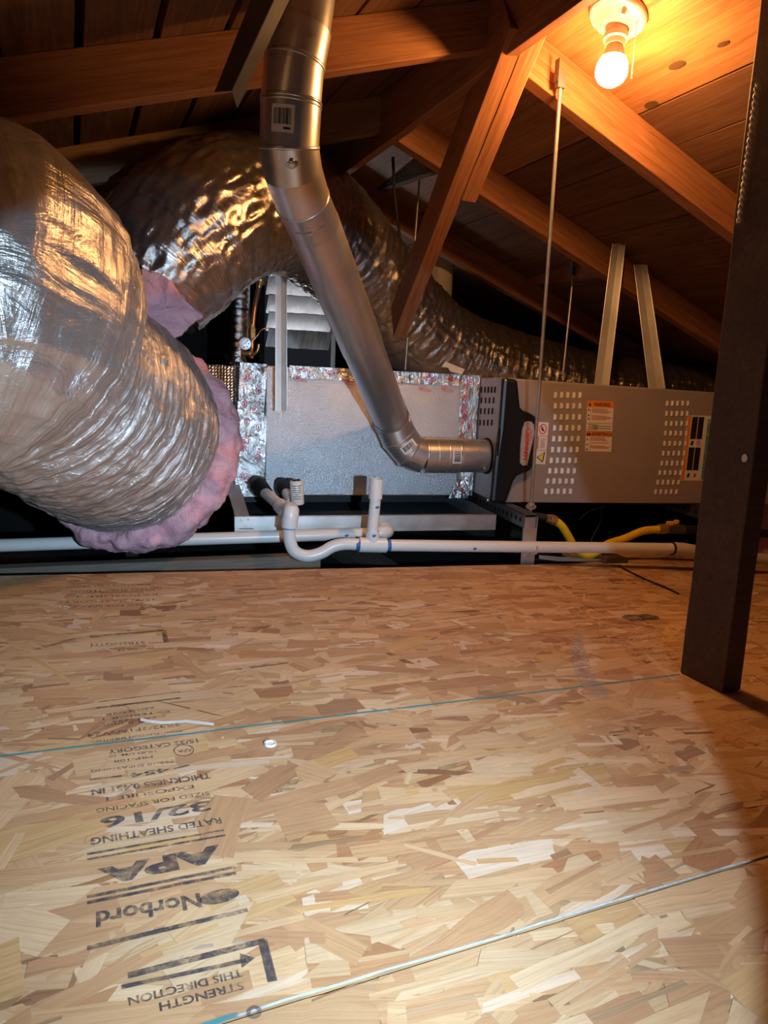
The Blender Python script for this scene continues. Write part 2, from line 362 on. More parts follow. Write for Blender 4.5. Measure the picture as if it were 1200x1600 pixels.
roofboard(.7805, .826, True, M['board']); x = .034+.1235*6
for k in range(17):
    g = random.uniform(.006, .016); roofboard(x-.1235+g*.5, x-g*.5, True, M['board']); x -= .1235
    if x < -1.3: break
rb = [(.845, .945), (.950, 1.232)]; x = 1.235
while x < 3.2: rb.append((x+.0015, x+.1215)); x += .1235
nearboard = None
for k, (a, b) in enumerate(rb):
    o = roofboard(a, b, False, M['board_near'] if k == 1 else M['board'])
    if k == 1: nearboard = o
bpy.context.view_layer.update(); ORG[nearboard] = V((0, 0, 0))
for (px, py, rx, ry) in ((1130, 68, .010, .006), (1058, 101, .016, .010), (1018, 163, .015, .011)):
    q = PL(px, py, V((XR, 0, ZR)), NR)-NR*.0016; iv = nearboard.matrix_local.inverted(); m = MB()
    for kk, (sx_, lift) in enumerate(((1.0, 0), (.6, .0006))):
        ex = V((0, 1, 0)); ey = ex.cross(NR); c_ = [q-NR*lift+ex*(math.cos(2*math.pi*i/18)*rx*1.3*sx_)+ey*(math.sin(2*math.pi*i/18)*ry*sx_) for i in range(18)]
        m.add([iv @ p for p in c_], [tuple(range(18))])
    part('knot', m, M['knot'], nearboard)
YG = 3.2; va, vb = YP(410, 585, YG), YP(528, 424, YG)          # opening of the gable vent
mb = MB()
for xa, xb, za, zb in ((-1.7, va.x, -.7, 1.5), (vb.x, 3.5, -.7, 1.5), (va.x, vb.x, -.7, va.z), (va.x, vb.x, vb.z, 1.5)): mb.box(((xa+xb)/2, YG+.05, (za+zb)/2), xb-xa, .04, zb-za)
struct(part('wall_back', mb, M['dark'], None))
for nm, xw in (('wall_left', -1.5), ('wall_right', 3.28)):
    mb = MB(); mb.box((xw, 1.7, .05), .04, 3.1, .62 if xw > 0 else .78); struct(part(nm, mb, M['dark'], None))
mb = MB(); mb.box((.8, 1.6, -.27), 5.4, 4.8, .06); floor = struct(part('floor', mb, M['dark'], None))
# ---- oriented strand boards of the deck
def osb(u0_, u1_, v0, v1, nstr, h0=0.0):
    m = MB(); a, b, c, d = K(u0_, v0), K(u1_, v0), K(u1_, v1), K(u0_, v1); th = EN*-.0115
    m.add([a, b, c, d, a+th, b+th, c+th, d+th], [(0, 1, 2, 3), (7, 6, 5, 4), (0, 4, 5, 1), (1, 5, 6, 2), (2, 6, 7, 3), (3, 7, 4, 0)])
    p = part('osb_panel', m, M['osbcore'], floor)
    m = MB(); uv = []; cc = []
    base = (.68, .51, .31)
    pal = [((.64, .44, .24), 26), ((.74, .56, .33), 26), ((.80, .66, .43), 16), ((.57, .36, .19), 16), ((.47, .27, .14), 9), ((.68, .48, .22), 10), ((.33, .18, .10), 3), ((.86, .77, .61), 6)]
    cols = [c for c, n in pal for _ in range(n)]
    for i in range(nstr):
        L = random.choice((.06, .09, .12, .15, .20))*random.uniform(.7, 1.15); W = random.choice((.008, .013, .02, .03, .045))*random.uniform(.7, 1.25)
        sliver = random.random() < .16
        if sliver: L *= .6; W *= .22
        cu0, cv0 = random.uniform(u0_, u1_), random.uniform(v0, v1)
        th = random.gauss(0, .20) if random.random() < .86 else random.uniform(-1.3, 1.3)
        ca, sa = math.cos(th), math.sin(th); n = 4; h = .0001+.0009*i/nstr; off = random.random()*50
        top = [(-L/2+L*k/n+random.uniform(-.06, .06)*L*.4, W/2*random.uniform(.45, 1.15)) for k in range(n+1)]
        bot = [(-L/2+L*k/n+random.uniform(-.06, .06)*L*.4, -W/2*random.uniform(.78, 1.08)) for k in range(n+1)]
        if random.random() < .5: top[0] = (top[0][0]+random.uniform(0, .2)*L, top[0][1]); bot[-1] = (bot[-1][0]-random.uniform(0, .2)*L, bot[-1][1])
        poly = bot+top[::-1]; b0 = len(m.v); col = random.choice(cols); br = random.uniform(.92, 1.07); kb = .0 if random.random() < .25 else .28; col = tuple(min(1, (x*(1-kb)+y_*kb)*br) for x, y_ in zip(col, base)); col = (col[0]*.93, col[1]*.80, col[2]*.73); col = tuple(x*.62 for x in col) if sliver and random.random() < .5 else col
        for (x_, y_) in poly:
            uu = min(max(cu0+x_*ca-y_*sa, u0_), u1_); vv = min(max(cv0+x_*sa+y_*ca, v0), v1)
            m.v.append(K(uu, vv, h+.00025*math.sin(x_*20+off))); uv.append((x_+off, y_+off*.37)); cc.append((*col, 1))
        for k in range(n): m.f.append((b0+k, b0+k+1, b0+2*n-k, b0+2*n+1-k))
    m.uv = uv; m.c = cc
    part('wood_strands', m, M['strand'], p, kind='stuff'); return p
pan_rear = osb(-1.1, 1.452, .4135, 1.608, 9500)
pan_front = osb(-1.1, 1.452, -.35, .4105, 4500)
pan_right = osb(1.456, 2.9, -.35, 1.765, 5200)
SH = .0014
def stamp_line(m, txt, pr, pl, ht, bold=.02):
    """text upside down from the camera: it starts at the right pixel pr and runs to the left pixel pl along its baseline"""
    a, b = KP(*pr), KP(*pl); A, B = K(*a, SH), K(*b, SH); ht *= .66; ex = (B-A); Lh = ex.length; ex.normalize(); ey = EN.cross(ex)
    m.text(txt, A, ex, ey, Lh, ht, bold)
def bar(m, p, q, wd):
    a, b = KP(*p), KP(*q); A, B = K(*a, SH), K(*b, SH); ex = (B-A).normalized(); ey = EN.cross(ex); m.flat([(0, -wd/2), ((B-A).length, -wd/2), ((B-A).length, wd/2), (0, wd/2)], A, ex, ey)
# baseline pixels: right (start), left (end); printed height in metres
m = MB()
for txt, pr, pl, ht, bo in [
    ('ADHESIVE', (242, 1105), (166, 1117), .009, .01), ('EXTERIOR 1', (264, 1111), (160, 1124), .009, .01), ('CSA O325', (258, 1119), (175, 1128), .009, .01),
    ('9.5 mm', (224, 1127), (162, 1134), .008, .01), ('2R32/2F16/W24', (281, 1131), (136, 1149), .013, .02), ('CONSTRUCTION SHEATHING', (284, 1142), (136, 1160), .008, .01),
    ('15/32 CATEGORY', (308, 1156), (168, 1174), .014, .02), ('HUD UM-40', (244, 1174), (170, 1182), .007, .01), ('PRP-108', (238, 1182), (178, 1190), .008, .01),
    ('PS2-10 SHEATHING', (270, 1190), (142, 1205), .008, .01), ('454', (264, 1201), (202, 1211), .014, .03), ('THICKNESS 0.451 IN', (328, 1210), (143, 1236), .016, .03),
    ('EXPOSURE 1', (302, 1228), (166, 1248), .011, .01), ('SIZED FOR SPACING', (326, 1238), (150, 1266), .011, .01), ('32/16', (326, 1253), (156, 1281), .027, .03),
    ('RATED SHEATHING', (344, 1279), (142, 1312), .016, .02), ('APA', (343, 1323), (152, 1362), .034, .06), ('Norbord', (312, 1398), (150, 1428), .026, .03),
    ('THIS DIRECTION', (377, 1517), (200, 1562), .0105, .02), ('STRENGTH', (379, 1536), (248, 1570), .011, .02)]:
    stamp_line(m, txt, pr, pl, ht, bo)
for p, q, wd in [((350, 1299), (136, 1337), .003), ((352, 1307), (136, 1345), .003), ((367, 1357), (136, 1404), .004), ((369, 1366), (136, 1413), .004),
                 ((387, 1424), (136, 1484), .005), ((414, 1472), (200, 1527), .006), ((410, 1470), (426, 1536), .007), ((385, 1503), (190, 1545), .004),
                 ((296, 1197), (272, 1203), .003), ((190, 1214), (140, 1220), .003), ((282, 1092), (150, 1108), .004), ((282, 1082), (155, 1098), .002)]: bar(m, p, q, wd)
a, b, c = KP(375, 1492), KP(378, 1515), KP(399, 1499); m.add([K(*q, SH) for q in (a, b, c)], [(0, 1, 2)])
u_, v_ = KP(343, 1403); n0 = len(m.v)
m.flat([(math.cos(i*math.pi/12)*.017, math.sin(i*math.pi/12)*.0085) for i in range(24)], K(u_, v_, SH), E1, E2)
m.ring2d(K(*KP(287, 1174), SH), E1, E2, .012, .014, .0015)
m.text('APA', K(*KP(300, 1171), SH), -E1, -E2, .017, .007, .02)
part('printed_stamp', m, M['stamp'], pan_rear)
m = MB()        # the same stamp further up the sheet, faded
for k, (y, pr, pl) in enumerate([(912, 235, 130), (920, 252, 110), (928, 246, 120), (936, 240, 100), (944, 236, 96), (1003, 226, 142), (1012, 214, 150)]):
    stamp_line(m, ['THICKNESS 0.451 IN', 'RATED SHEATHING', 'EXPOSURE 1', '15/32 CATEGORY', 'SIZED FOR SPACING', 'STRENGTH', 'THIS DIRECTION'][k], (pr, y), (pl, y+4), .022 if k != 4 else .02, .01)
bar(m, (256, 986), (140, 996), .010); bar(m, (256, 986), (260, 1005), .008)
part('printed_stamp', m, M['stamp_faint'], pan_rear, label='faded repeat of the black printed stamp')
m = MB()        # stamp near the post
for k, (pl, pr, txt) in enumerate([((868, 954), (930, 948), 'THICKNESS 0.451 IN'), ((870, 962), (945, 955), 'EXPOSURE 1'), ((890, 973), (960, 966), 'SIZED FOR SPACING'), ((905, 985), (985, 978), 'RATED SHEATHING'),
        ((930, 994), (1015, 986), '15/32 CATEGORY'), ((945, 1003), (1038, 995), 'CONSTRUCTION'), ((975, 1016), (1045, 1010), 'EXTERIOR 1'), ((985, 1024), (1058, 1017), 'SHEATHING'), ((1000, 1035), (1060, 1028), '454')]):
    stamp_line(m, txt, pr, pl, .016, .01)
bar(m, (908, 944), (945, 960), .004); bar(m, (900, 980), (1000, 972), .003); bar(m, (930, 999), (1020, 990), .003)
part('printed_stamp', m, M['stamp_faint'], pan_rear, label='faded black stamp beside the post')
def lineband(px0, px1, wd, mat, n=14, parent=None):
    a, b = KP(*px0), KP(*px1); m = MB(); rows = []
    for i in range(n+1):
        t = i/n; c = (a[0]+(b[0]-a[0])*t, a[1]+(b[1]-a[1])*t+random.uniform(-.0008, .0008)); rows.append([K(c[0], c[1]-wd/2, SH-.0001), K(c[0], c[1]+wd/2, SH-.0001)])
    m.grid(rows); part('guide_line', m, mat, parent)
lineband((-40, 1188), (1062, 1055), .0045, M['line_teal'], parent=pan_rear)
lineband((368, 1589), (1172, 1346), .0022, M['line_pale'], parent=pan_rear)
lineband((200, 1640), (372, 1588), .0045, M['line_teal'], parent=pan_rear)
m = MB(); rows = []
for i, (px, py) in enumerate([(905, 990), (902, 1010), (906, 1030), (912, 1050), (920, 1065), (932, 1080), (945, 1094)]):
    wd = [6, 16, 22, 24, 26, 30, 10][i]; rows.append([K(*KP(px-wd/2-3, py), SH), K(*KP(px+wd/2+2, py), SH)])
m.grid(rows); part('dust_smear', m, M['dust'], pan_rear)
m = MB(); m.flat([(-.035, -.018), (.05, -.02), (.066, 0), (.05, .02), (-.02, .022), (-.04, .006)], K(*KP(995, 966), SH), E1, E2); part('dark_stain', m, M['stamp'], pan_rear)
m = MB(); m.ring2d(K(*KP(397, 1584), SH), E1, E2, .0055, .0055, .003, 16); part('printed_dot', m, M['stamp'], pan_rear)

# ================================================================== TIMBER
rl = ['wooden roof rafter on left slope, nearest, behind the vent pipe top', 'wooden roof rafter on left slope, second back, above the arched foil duct', 'dim wooden roof rafter on left slope, third back behind foil duct']
rr = ['orange-lit rafter on right slope just behind the glowing bulb', 'rafter on right slope behind the tall threaded rod, second from the bulb', 'rafter on right slope above the capped white vent pipe, third from bulb']
for k, Y in enumerate((1.42, 1.985, 2.56)):
    lumber('rafter', rl[k], 'rafter', V((XR-.014, Y, zl(XR-.014))), V((-1.4, Y, zl(-1.4))), .038, .089, M['rafter_greyed' if k else 'rafter'], ZZ)
    lumber('rafter', rr[k], 'rafter', V((XR+.014, Y, zr(XR+.014))), V((3.2, Y, zr(3.2))), .038, .089, M['rafter'], ZZ)
lumber('ridge_board', 'long ridge board running front to back under the roof peak', 'ridge board', V((XR, .45, ZR-.005)), V((XR, 3.3, ZR-.005)), .025, .132, M['rafter'], ZZ)
def faced(p0, p1, ang):
    a = (p1-p0).normalized(); vw = (CAM-(p0+p1)/2); vw = (vw-a*vw.dot(a)).normalized(); rt = vw.cross(a)
    if rt.dot(cr) < 0: rt = -rt
    n1 = (vw*math.cos(ang)+rt*math.sin(ang)).normalized(); n2 = (vw*math.sin(ang)-rt*math.cos(ang)).normalized(); return n1, n2
sp0, sp1 = D(624, 528, 2.14), D(812, 46, 1.36); n1, n2 = faced(sp0, sp1, math.radians(20))
lumber('diagonal_strut', 'long dark-sided diagonal strut from ridge down behind the vent pipe', 'strut', sp0, sp1, .038, .118, M['rafter'], n1)
off = -n2*.0372+n1*.001; q0 = sp0+(sp1-sp0)*.563
lumber('diagonal_strut', 'shorter orange-lit strut lapped on the right of the long diagonal strut', 'strut', q0+off, sp1+(sp1-sp0)*.06+off, .0375, .10, M['rafter'], n1)
pp0, pp1 = YP(690, 236, 2.0), YP(594, 275, 2.56); lumber('purlin', 'grey-lit short board slung between two rafters left of the strut', 'board', pp0, pp1, .030, .055, M['greywood'], ZZ)  # torchlit grey of this board put into its wood colour
pp0, pp1 = YP(958, 406, 2.0), YP(828, 424, 2.56); lumber('purlin', 'horizontal wooden board between right slope rafters holding a thin rod', 'board', pp0, pp1, .038, .055, M['rafter'], ZZ)
# corner post: 2x4 on edge standing on the deck
ptop = [V((.968, .772, -.05)), V((1.006, .862, 1.14))]
u_, v_ = KP(1128, 1085); b0 = K(u_, v_, .0015)
m = MB(); rows = []
for i in range(15):
    z = b0.z+(1.152-b0.z)*i/14; j = lambda: random.uniform(-.0012, .0012)
    m.v += [V((b0.x+j(), b0.y+j(), z)), V((b0.x+.042+j(), b0.y+j(), z)), V((b0.x+.045+j(), b0.y+.092+j(), z)), V((b0.x+.001+j(), b0.y+.092+j(), z))]
for i in range(14):
    for k in range(4): m.f.append((4*i+k, 4*i+(k+1) % 4, 4*i+4+(k+1) % 4, 4*i+4+k))
m.f += [(3, 2, 1, 0), (56, 57, 58, 59)]
post = thing('post', 'dark brown wooden post standing on the deck at right', 'post', b0)
part('timber', m, M['post'], post, bevel=.002)
m = MB(); q = PL(1164, 716, b0, V((1, 0, 0)))-V((.0012, 0, 0)); m.flat([(math.cos(i*math.pi/5)*random.uniform(.004, .006), math.sin(i*math.pi/5)*random.uniform(.005, .008)) for i in range(10)], q, V((0, -1, 0)), ZZ); part('paint_spot', m, M['white'], post)
# joists and boards under the unit
lumber('joist', 'weathered grey board lying behind the deck edge under white pipe', 'board', V((-1.2, 1.93, -.028)), V((.62, 1.83, -.045)), .04, .07, M['greywood'], ZZ)
for k, X in enumerate((.18, .95, 1.70)):
    lumber('joist', ['dark ceiling joist under the pan, leftmost', 'dark ceiling joist under the drain pan, middle one', 'dark ceiling joist under the furnace, right one'][k], 'joist', V((X-.05, 1.0, -.125-.01*k)), V((X, 3.6, -.125-.01*k)), .038, .11, M['greywood'], ZZ)

# ================================================================== FURNACE
def SZ(px, py, t=0.0): q = AT(px, py, t); d = q-P0; return d.dot(FX), q.z
fur = thing('furnace', 'brown-grey horizontal gas furnace cabinet with louvred door and black handle', 'furnace', FL(.5, .25, .07))
SR = 1.02
m = MB(); zt = lambda s: .462-.0245*s; zb = lambda s: .080-.008*s
vs = [FL(s, t, z(s)) for s in (0, SR) for t in (0, .56) for z in (zb, zt)]
m.add(vs, [(0, 1, 3, 2), (4, 6, 7, 5), (0, 4, 5, 1), (2, 3, 7, 6), (0, 2, 6, 4), (1, 5, 7, 3)])
part('cabinet', m, M['paint_side'], fur, bevel=.002)
m = MB(); s0 = .025; m.prism([(s0, zb(s0)+.001), (SR-.004, zb(SR)+.001), (SR-.004, zt(SR)-.003), (s0, zt(s0)-.003)], P0-FN*.001, FX, ZZ, .011); door = part('door_panel', m, M['paint'], fur, bevel=.003)
m = MB()
pts = [(266, 146), (375, 157), (385, 270), (395, 365), (415, 388), (470, 410), (508, 434), (525, 475), (518, 640), (494, 800), (472, 843), (420, 862), (372, 882), (345, 920), (318, 1000), (287, 1087), (172, 1085), (205, 740), (238, 520), (258, 260)]
pts = [SZ(730+x/4.8, 560+y/4.8, -.03) for x, y in pts][::-1]
m.prism(pts, P0-FN*.0125, FX, ZZ, .026); hd = part('handle', m, M['black'], fur, bevel=.010, label='black moulded handle panel')
m = MB(); q = [SZ(730+x/4.8, 560+y/4.8, -.03) for x, y in [(236, 522), (246, 524), (226, 730), (214, 730)]]; m.prism(q[::-1], P0-FN*.0375, FX, ZZ, .002); part('grip_recess', m, M['void'], hd)
TL_ = -.0392
m = MB(); q = [SZ(730+x/4.8, 560+y/4.8, TL_) for x, y in [(430, 478), (452, 470), (478, 474), (497, 495), (500, 560), (484, 640), (466, 710), (447, 802), (412, 802), (394, 782), (398, 650), (412, 530)]]
m.prism(q[::-1], P0+FN*TL_, FX, ZZ, .003); logo = part('logo_plate', m, M['silver'], hd)
m = MB(); a_, b_ = AT(730+446/4.8, 560+762/4.8, TL_-.0036), AT(730+474/4.8, 560+552/4.8, TL_-.0036); ex = (b_-a_).normalized(); ey = ex.cross(FN); ey = -ey if ey.dot(FX) > 0 else ey
m.text('LENNOX', a_, ex, ey, (b_-a_).length, .0125, .03)
c_ = AT(730+455/4.8, 560+620/4.8, TL_-.0036); 
for i in range(1):
    c_ = a_.lerp(b_, .78)+ey*.006; rows = []
    for k in range(22):
        t = math.radians(-125+250*k/21); w_ = .0026*math.sin(math.pi*k/21)+.0006; d_ = ex*(math.cos(t)*.030)+ey*(math.sin(t)*.0105); dn = d_.normalized(); rows.append([c_+d_, c_+d_-dn*w_])
    m.grid(rows)
lt_ = part('logo_lettering', m, M['red'], hd, label='red raised logo lettering')
# louvres pressed into the door
def louver_mesh(name, wd, ht, dp):
    vs = [V((-wd/2, 0, -ht/2)), V((wd/2, 0, -ht/2)), V((wd/2, 0, ht/2)), V((-wd/2, 0, ht/2)), V((-wd/2, -dp*.2, -ht/2)), V((wd/2, -dp, -ht*.38)), V((wd/2, -dp, ht*.38)), V((-wd/2, -dp*.2, ht/2))]
    mm = MB(); mm.add(vs, [(0, 3, 2, 1), (4, 5, 6, 7), (0, 1, 5, 4), (1, 2, 6, 5), (2, 3, 7, 6), (3, 0, 4, 7)]); return mesh_of(name, mm, M['fin'], V((0, 0, 0)))
RF = Matrix(((FX.x, FN.x, 0), (FX.y, FN.y, 0), (0, 0, 1))).to_4x4()
def louvers(rows_, cols, pitch, sc, ox, oy, wd, ht):
    me = louver_mesh('louver', wd, ht, .004)
    for X, Y in rows_:
        for c in range(cols):
            p = AT(ox+(X+c*pitch)/sc, oy+Y/sc, -.0121); o = bpy.data.objects.new('louver', me); COL.objects.link(o); o.parent = door
            o.matrix_local = Matrix.Translation(p-ORG[fur]) @ RF
ORG[door] = ORG[fur]
louvers(list(zip((660, 658, 656, 653, 646, 638, 628, 617, 602, 588), (275, 357, 440, 522, 603, 685, 765, 843, 920, 997))), 5, 46, 4.8, 730, 560, .0080, .0180)
louvers(list(zip((385, 380, 377, 372, 366, 357, 345, 331, 316, 300), (330, 405, 478, 550, 625, 697, 770, 840, 910, 980))), 5, 38, 4.704, 960, 560, .0058, .0165)
# slots in the left side of the cabinet
for ry, xs in ((345, (962, 990, 1016, 1042, 1068)), (428, (934, 963, 994, 1025, 1057)), (512, (930, 958, 988, 1018, 1048)), (602, (925, 952, 982, 1012, 1043))):
    for x_ in xs:
        q = PL(560+x_/5, 540+ry/5, P0, FX); m = MB(); m.box(q-FX*.0003, .002, .010, .019, FX, FN, ZZ); part('vent_slot', m, M['void'], fur)
# stickers on the door
def sticker(name, quad, mat, t, parent=fur, label=None):
    m = MB(); q = [AT(x, y, t) for x, y in quad]; m.add(q+[p+FN*.0005 for p in q], [(0, 1, 2, 3), (7, 6, 5, 4), (0, 4, 5, 1), (1, 5, 6, 2), (2, 6, 7, 3), (3, 7, 4, 0)]); return part(name, m, mat, parent, label=label)
def bil(quad, a, b): 
    (x0, y0), (x1, y1), (x2, y2), (x3, y3) = quad
    return ((x0*(1-a)+x1*a)*(1-b)+(x3*(1-a)+x2*a)*b, (y0*(1-a)+y1*a)*(1-b)+(y3*(1-a)+y2*a)*b)
def rect(m, quad, a0, a1, b0, b1, t):
    m.add([AT(*bil(quad, a, b), t) for a, b in ((a0, b0), (a1, b0), (a1, b1), (a0, b1))], [(0, 1, 2, 3)])
def tri(m, quad, a, b, ra, rb, t): m.add([AT(*bil(quad, x, y), t) for x, y in ((a, b-rb), (a+ra, b+rb), (a-ra, b+rb))], [(0, 2, 1)])
def qtext(m, txt, quad, a0, a1, b0, b1, t):
    A, B, C_ = AT(*bil(quad, a0, b1), t), AT(*bil(quad, a1, b1), t), AT(*bil(quad, a0, b0), t); m.text(txt, A, (B-A).normalized(), (C_-A).normalized(), (B-A).length, (C_-A).length, .02)
TS = -.0128
Q = [(918, 626), (959, 627.5), (955, 706), (914, 705)]
wl = sticker('warning_label', Q, M['white'], TS, label='white and orange warning label'); 
m = MB(); rect(m, Q, 0, 1, 0, .125, TS-.0008); rect(m, Q, 0, 1, .60, .70, TS-.0008); part('orange_header', m, M['orange'], wl)
m = MB(); qtext(m, 'WARNING', Q, .25, .88, .025, .105, TS-.0014); qtext(m, 'ADVERTENCIA', Q, .22, .99, .62, .685, TS-.0014)
for a, b in ((.10, .065), (.07, .65), (.15, .65)): tri(m, Q, a, b, .05, .035, TS-.0014)
for b in (.17, .28, .35, .76, .86, .95): tri(m, Q, .07, b, .035, .02, TS-.0014)
rect(m, Q, .13, .136, .125, .44, TS-.0012); rect(m, Q, .16, .166, .70, 1, TS-.0012); rect(m, Q, 0, 1, .44, .445, TS-.0012); rect(m, Q, 0, 1, .595, .60, TS-.0012)
for k in range(5): rect(m, Q, .05+.2*(k % 2), .45+.5*(k % 2), .47+.022*k, .477+.022*k, TS-.0012)
part('printed_warning', m, M['ink'], wl)
m = MB()
for b in (.15, .175, .20, .225, .285, .31, .335, .36, .72, .745, .77, .82, .88, .90, .925): rect(m, Q, .18, random.uniform(.72, .95), b, b+.010, TS-.0012)
part('fine_print', m, M['redfaint'], wl, label='faint red fine print', kind='stuff')
Q = [(841, 659), (857.5, 660), (852, 725.6), (836, 725)]
wl = sticker('hazard_label', Q, M['white'], TS, label='narrow white hazard pictogram label')
m = MB(); c_ = AT(*bil(Q, .5, .165), TS-.001); m.ring2d(c_, FX, ZZ, .0125, .0155, .0025); m.stroke([(-.008, .011), (.008, -.011)], c_, FX, ZZ, .0022); part('prohibition_sign', m, M['red'], wl)
m = MB(); m.flat([(-.006, .002), (-.002, .009), (0, .003), (.005, -.004), (.002, -.007), (-.003, -.005)], c_+FN*.0003, FX, ZZ)
for b in (.33, .665): rect(m, Q, 0, 1, b, b+.006, TS-.0008)
for k in range(6): rect(m, Q, .4+.07*k, .42+.07*k, .38, .62, TS-.0008)
part('hazard_print', m, M['ink'], wl)
m = MB(); rect(m, Q, .08, .18, .36, .64, TS-.0008); part('hazard_stripe', m, M['red'], wl)
m = MB(); m.add([AT(*bil(Q, a, b), TS-.0008) for a, b in ((.1, .84), (.9, .70), (.75, .96))], [(0, 2, 1)]); part('hazard_triangle', m, M['ink'], wl)
m = MB(); m.add([AT(*bil(Q, a, b), TS-.0013) for a, b in ((.22, .838), (.78, .735), (.68, .925))], [(0, 2, 1)]); part('hazard_triangle', m, M['yprint'], wl, label='yellow triangle centre')
Q = [(1075, 649), (1112, 650), (1100, 751), (1063, 751)]
wl = sticker('pictogram_label', Q, M['white'], TS, label='orange edged pictogram label beside post')
m = MB(); rect(m, Q, .02, .16, .01, .99, TS-.0008); part('orange_header', m, M['orange'], wl)
m = MB()
for b0_, b1_ in ((.02, .36), (.49, .84)):
    rect(m, Q, .20, .44, b0_, b1_, TS-.0008); rect(m, Q, .47, .70, b0_, b1_, TS-.0008)
for a, b in ((.32, .425), (.32, .92)): m.flat([(-.005, -.008), (.004, -.004), (.002, 0), (.006, .006), (-.002, .008), (-.006, .002)], AT(*bil(Q, a, b), TS-.001), FX, ZZ)
part('pictogram_print', m, M['ink'], wl)
m = MB()
c_ = AT(*bil(Q, .58, .425), TS-.001); m.ring2d(c_, FX, ZZ, .007, .010, .002); m.stroke([(-.005, .006), (.005, -.006)], c_, FX, ZZ, .002); m.flat([(-.005, -.006), (.004, -.004), (.006, .006), (-.004, .007)], AT(*bil(Q, .58, .92), TS-.001), FX, ZZ)
part('pictogram_print', m, M['red'], wl, label='red pictogram print')
m = MB(); rect(m, Q, .86, .99, .05, .98, TS-.0008); part('blue_strip', m, M['line_teal'], wl)
# screws
for px, py in ((783, 591), (762, 782), (822, 602)):
    m = MB(); m.lathe(AT(px, py, .0), -FN, [(0, .004), (.002, .004), (.003, .0025)], 8); part('screw', m, M['zinc'], fur)

# ================================================================== COIL CASE (foil-faced)
G = .20; coil = thing('coil_case', 'foil-wrapped evaporator coil case left of the furnace', 'air handler', FL(-.4, .4, .07))
SL = -.70
zp = lambda s: .463-.013*s
def panel(s0, s1, t0, t1, z0, zf, mat, name, label=None):
    m = MB(); vs = [FL(s, t, z) for s in (s0, s1) for t in (t0, t1) for z in (z0, zf(s))]
    m.add(vs, [(0, 1, 3, 2), (4, 6, 7, 5), (0, 4, 5, 1), (2, 3, 7, 6), (0, 2, 6, 4), (1, 5, 7, 3)]); return part(name, m, mat, coil, bevel=.004, label=label)
panel(SL, -.003, G, .66, .068, zp, M['foilboard'], 'foil_board_panel')
panel(-.95, SL-.002, G+.012, .66, .075, lambda s: zp(s)-.004, M['bubble'], 'bubble_foil_wrap', 'diamond-textured bubble foil section')
def crinkle(q00, q10, q11, q01, nu, nv, amp, seed=0):
    rows = []; nrm = (q10-q00).cross(q01-q00).normalized(); uv = []
    if nrm.dot(CAM-q00) < 0: nrm = -nrm
    L1, L2_ = (q10-q00).length, (q01-q00).length
    for j in range(nv+1):
        row = []
        for i in range(nu+1):
            a, b = i/nu, j/nv; p = (q00*(1-a)+q10*a)*(1-b)+(q01*(1-a)+q11*a)*b
            h = float(vnoise(np.array(p.x*60+seed), np.array(p.y*60), np.array(p.z*60)))*amp+float(vnoise(np.array(p.x*170+seed), np.array(p.y*170), np.array(p.z*170)))*amp*.5
            row.append(p+nrm*(.0015+amp*.6+h*.8)); uv.append((a*L1, b*L2_))
        rows.append(row)
    m = MB(); m.grid(rows); m.uv = uv; return m
def fp(px, py, t=G-.002): return AT(px, py, t)
def tape(quad, nu, nv, amp=.002, t=G-.002, marks=()):
    q = [fp(x, y, t) for x, y in quad]; part('foil_tape', crinkle(q[0], q[1], q[2], q[3], nu, nv, amp, random.random()*9), M['foil_tape'], coil)
tape([(375, 566), (418, 569), (412, 648), (371, 648)], 12, 22, .0025); tape([(371, 648), (417, 648), (412, 776), (366, 776)], 8, 26, .0015)
tape([(452, 571), (750, 587), (749, 605), (452, 590)], 60, 5, .0015)
tape([(720, 588), (749, 589), (737, 774), (712, 774)], 7, 40, .002)
tape([(716, 744), (732, 744), (730, 778), (700, 778)], 8, 8, .003, G-.004)
q = [PL(x, y, P0-FX*.0015, FX) for x, y in ((738, 588), (750, 587), (748, 616), (737, 616))]; part('foil_tape', crinkle(*q, 5, 6, .0015), M['foil_tape'], coil)
def mark(px, py, sz, ang, t=G-.0095):
    m = MB()
    c = fp(px, py, t); ca, sa = math.cos(ang), math.sin(ang); ex = FX*ca+ZZ*sa; ey = ZZ*ca-FX*sa
    m.ring2d(c, ex, ey, sz*1.15, sz*.75, sz*.16, 14); m.stroke([(-.6*sz, -.25*sz), (-.4*sz, .35*sz), (-.2*sz, -.3*sz), (.05*sz, .3*sz), (.2*sz, -.2*sz), (.6*sz, .25*sz)], c, ex, ey, sz*.16)
    m.stroke([(1.3*sz, -.5*sz), (1.5*sz, .5*sz)], c, ex, ey, sz*.14); m.stroke([(1.75*sz, -.5*sz), (1.95*sz, .5*sz)], c, ex, ey, sz*.14); m.stroke([(2.2*sz, -.4*sz), (2.5*sz, .4*sz), (2.7*sz, -.3*sz)], c, ex, ey, sz*.14)
    part('red_tape_print', m, M['red'], coil)
for px, py, a in ((385, 590, 1.2), (404, 610, 1.4), (382, 632, 1.5), (398, 640, 1.1), (386, 660, 1.5), (404, 668, 1.4), (380, 700, 1.5), (385, 690, 1.5), (403, 715, 1.4), (378, 745, 1.5), (386, 750, 1.4)): mark(px, py, .0105, a)
for px, py in ((470, 577), (465, 592), (515, 580), (545, 597), (668, 590), (705, 592), (660, 607), (695, 608), (735, 597)): mark(px, py, .011, -.25)
for px, py in ((727, 620), (724, 640), (722, 660), (727, 650), (720, 690), (734, 668), (730, 600), (716, 760), (724, 766)): mark(px, py, .0105, 1.35)
